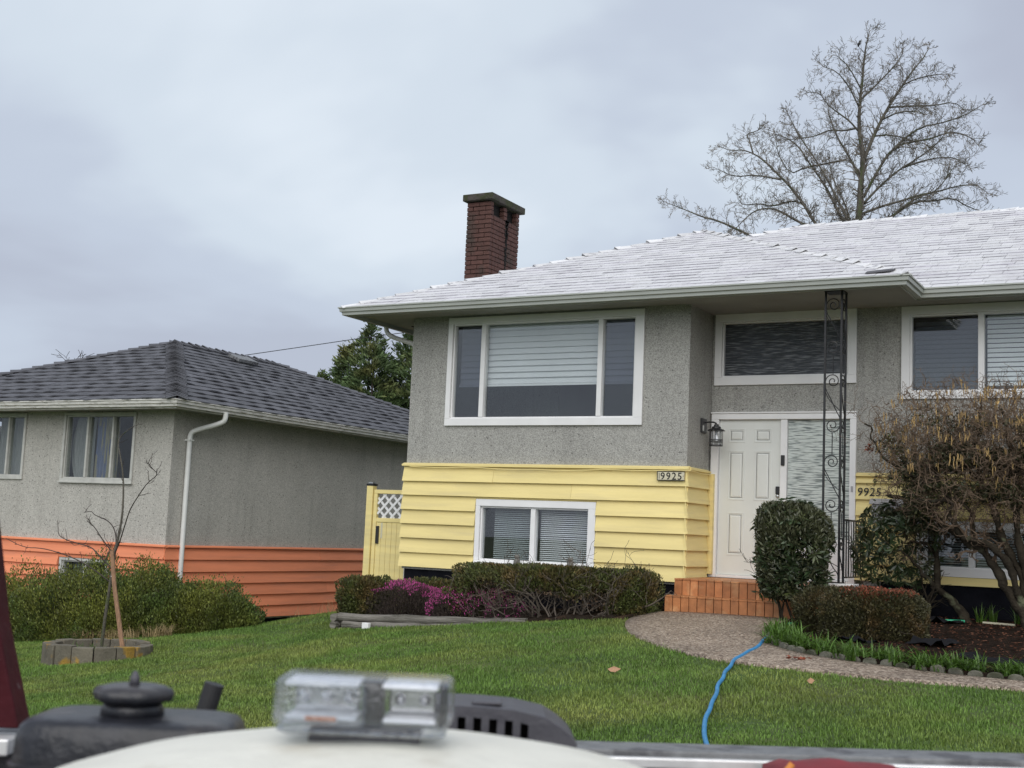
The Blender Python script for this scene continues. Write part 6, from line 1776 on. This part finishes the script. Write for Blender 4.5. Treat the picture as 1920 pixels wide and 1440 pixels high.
# rubber pipe end behind it
EP = thing('rubber_pipe', LW(-.42, 1.9, -.6), 'cut end of a black rubber pipe behind the fuel tank', 'pipe')
MB().tube([LW(-.47, 1.9, -.62), LW(-.445, 1.9, -.36), LW(-.4135, 1.9, -.235)], .0145, 18).build('pipe', M['rubber'], EP, smooth=False)
# slotted grey cover behind the beacon
VC = thing('vented_cover', LW(.0, 1.75, -.5), 'dark grey slotted plastic engine cover right of the beacon', 'cover')
sec = [(-.12, -.6), (-.12, -.2255), (-.03, -.2250), (.02, -.2275), (.062, -.2355), (.083, -.2475), (.098, -.260), (.104, -.268), (.104, -.6)]
def slotted():
    mb = MB(); slots = [(-.052 + .0205*i) for i in range(5)]
    # front face as columns between slots, top and body behind
    edges = [-.12]
    for s in slots: edges += [s, s+.0105]
    edges += [.104]
    def top(a):
        for (a0, h0), (a1, h1) in zip(sec[1:-1], sec[2:-1]):
            if a0 <= a <= a1: return h0 + (h1-h0)*(a-a0)/(a1-a0)
        return sec[-2][1]
    for i, (a0, a1) in enumerate(zip(edges, edges[1:])):
        sub = [a0] + [x for x, _ in sec[1:-1] if a0 < x < a1] + [a1]
        for p, q in zip(sub, sub[1:]):
            is_slot = i % 2 == 1
            t0, t1 = top(p), top(q)
            for (hl, hh0, hh1) in (((-.60, -.265, -.265), (None, t0, t1)) if is_slot else ((-.60, t0, t1),)):
                l0 = l1 = hl
                if hl is None: l0, l1 = t0-.014, t1-.014
                mb.add([LW(p, 1.70, l0), LW(q, 1.70, l1), LW(q, 1.70, hh1), LW(p, 1.70, hh0), LW(p, 1.715, l0), LW(q, 1.715, l1), LW(q, 1.715, hh1), LW(p, 1.715, hh0)], [(0,1,2,3),(7,6,5,4),(0,4,5,1),(2,6,7,3),(1,5,6,2),(3,7,4,0)])
    n = len(sec); 
    A = [LW(a, 1.7151, h-.0006) for a, h in sec]
    top_pts = sec[1:-1]
    for (a0, h0), (a1, h1) in zip(top_pts, top_pts[1:]):
        mb.add([LW(a0, 1.7152, h0), LW(a1, 1.7152, h1), LW(a1, 1.86, h1-.004), LW(a0, 1.86, h0-.004), LW(a0, 1.7152, h0-.006), LW(a1, 1.7152, h1-.006), LW(a1, 1.86, h1-.010), LW(a0, 1.86, h0-.010)], [(0,1,2,3),(7,6,5,4),(0,4,5,1),(2,6,7,3),(1,5,6,2),(3,7,4,0)])
    
    return mb
slotted().build('shell', M['vent_grey'], VC)
MB().add([LW(-.119, 1.75, -.6), LW(.06, 1.75, -.6), LW(.06, 1.75, -.2425), LW(.0, 1.75, -.2335), LW(-.119, 1.75, -.2335)], [(0,1,2,3,4)]).build('filter', M['soot_and_shade'], VC)  # dark sheet added behind the slots so they look shaded inside
lbox(MB(), -.035, .005, 1.72, 1.76, -.2250, -.2210).build('grip', M['vent_grey'], VC, bevel=.003)
# bits lying inside the bed
RC = thing('red_bag', LW(.55, 2.1, -.5), 'red fabric just showing inside the truck bed', 'bag')
V = []
nn = 9
for i in range(nn):
    for j in range(5):
        a = .44 + .22*i/(nn-1); b = 2.02 + .15*j/4; V.append(tuple(LW(a, b, -.338 + .003*math.sin(i*2.1) - .012*(abs(i/(nn-1)-.5)*2)**3 - .02*abs(j/4-.5))))
b0_ = len(V); V += [tuple(LW(.44 + .22*i/(nn-1), 2.02 + .15*j/4, -.95)) for i in range(nn) for j in range(5)]
F = [(i*5+j, (i+1)*5+j, (i+1)*5+j+1, i*5+j+1) for i in range(nn-1) for j in range(4)]
F += [(i*5, b0_+i*5, b0_+(i+1)*5, (i+1)*5) for i in range(nn-1)] + [(j, j+1, b0_+j+1, b0_+j) for j in range(4)]
MB().add(V, F).build('cloth', M['redcloth'], RC, smooth=True)
OC = thing('orange_nozzle', LW(.445, 1.98, -.95), 'small orange tool tip beside the red fabric', 'tool')
MB().tube([LW(.425, 1.98, -.95), LW(.43, 1.98, -.35), LW(.447, 1.98, -.326)], [.008, .007, .005], 10).build('tip', M['orange_plastic'], OC, smooth=True)
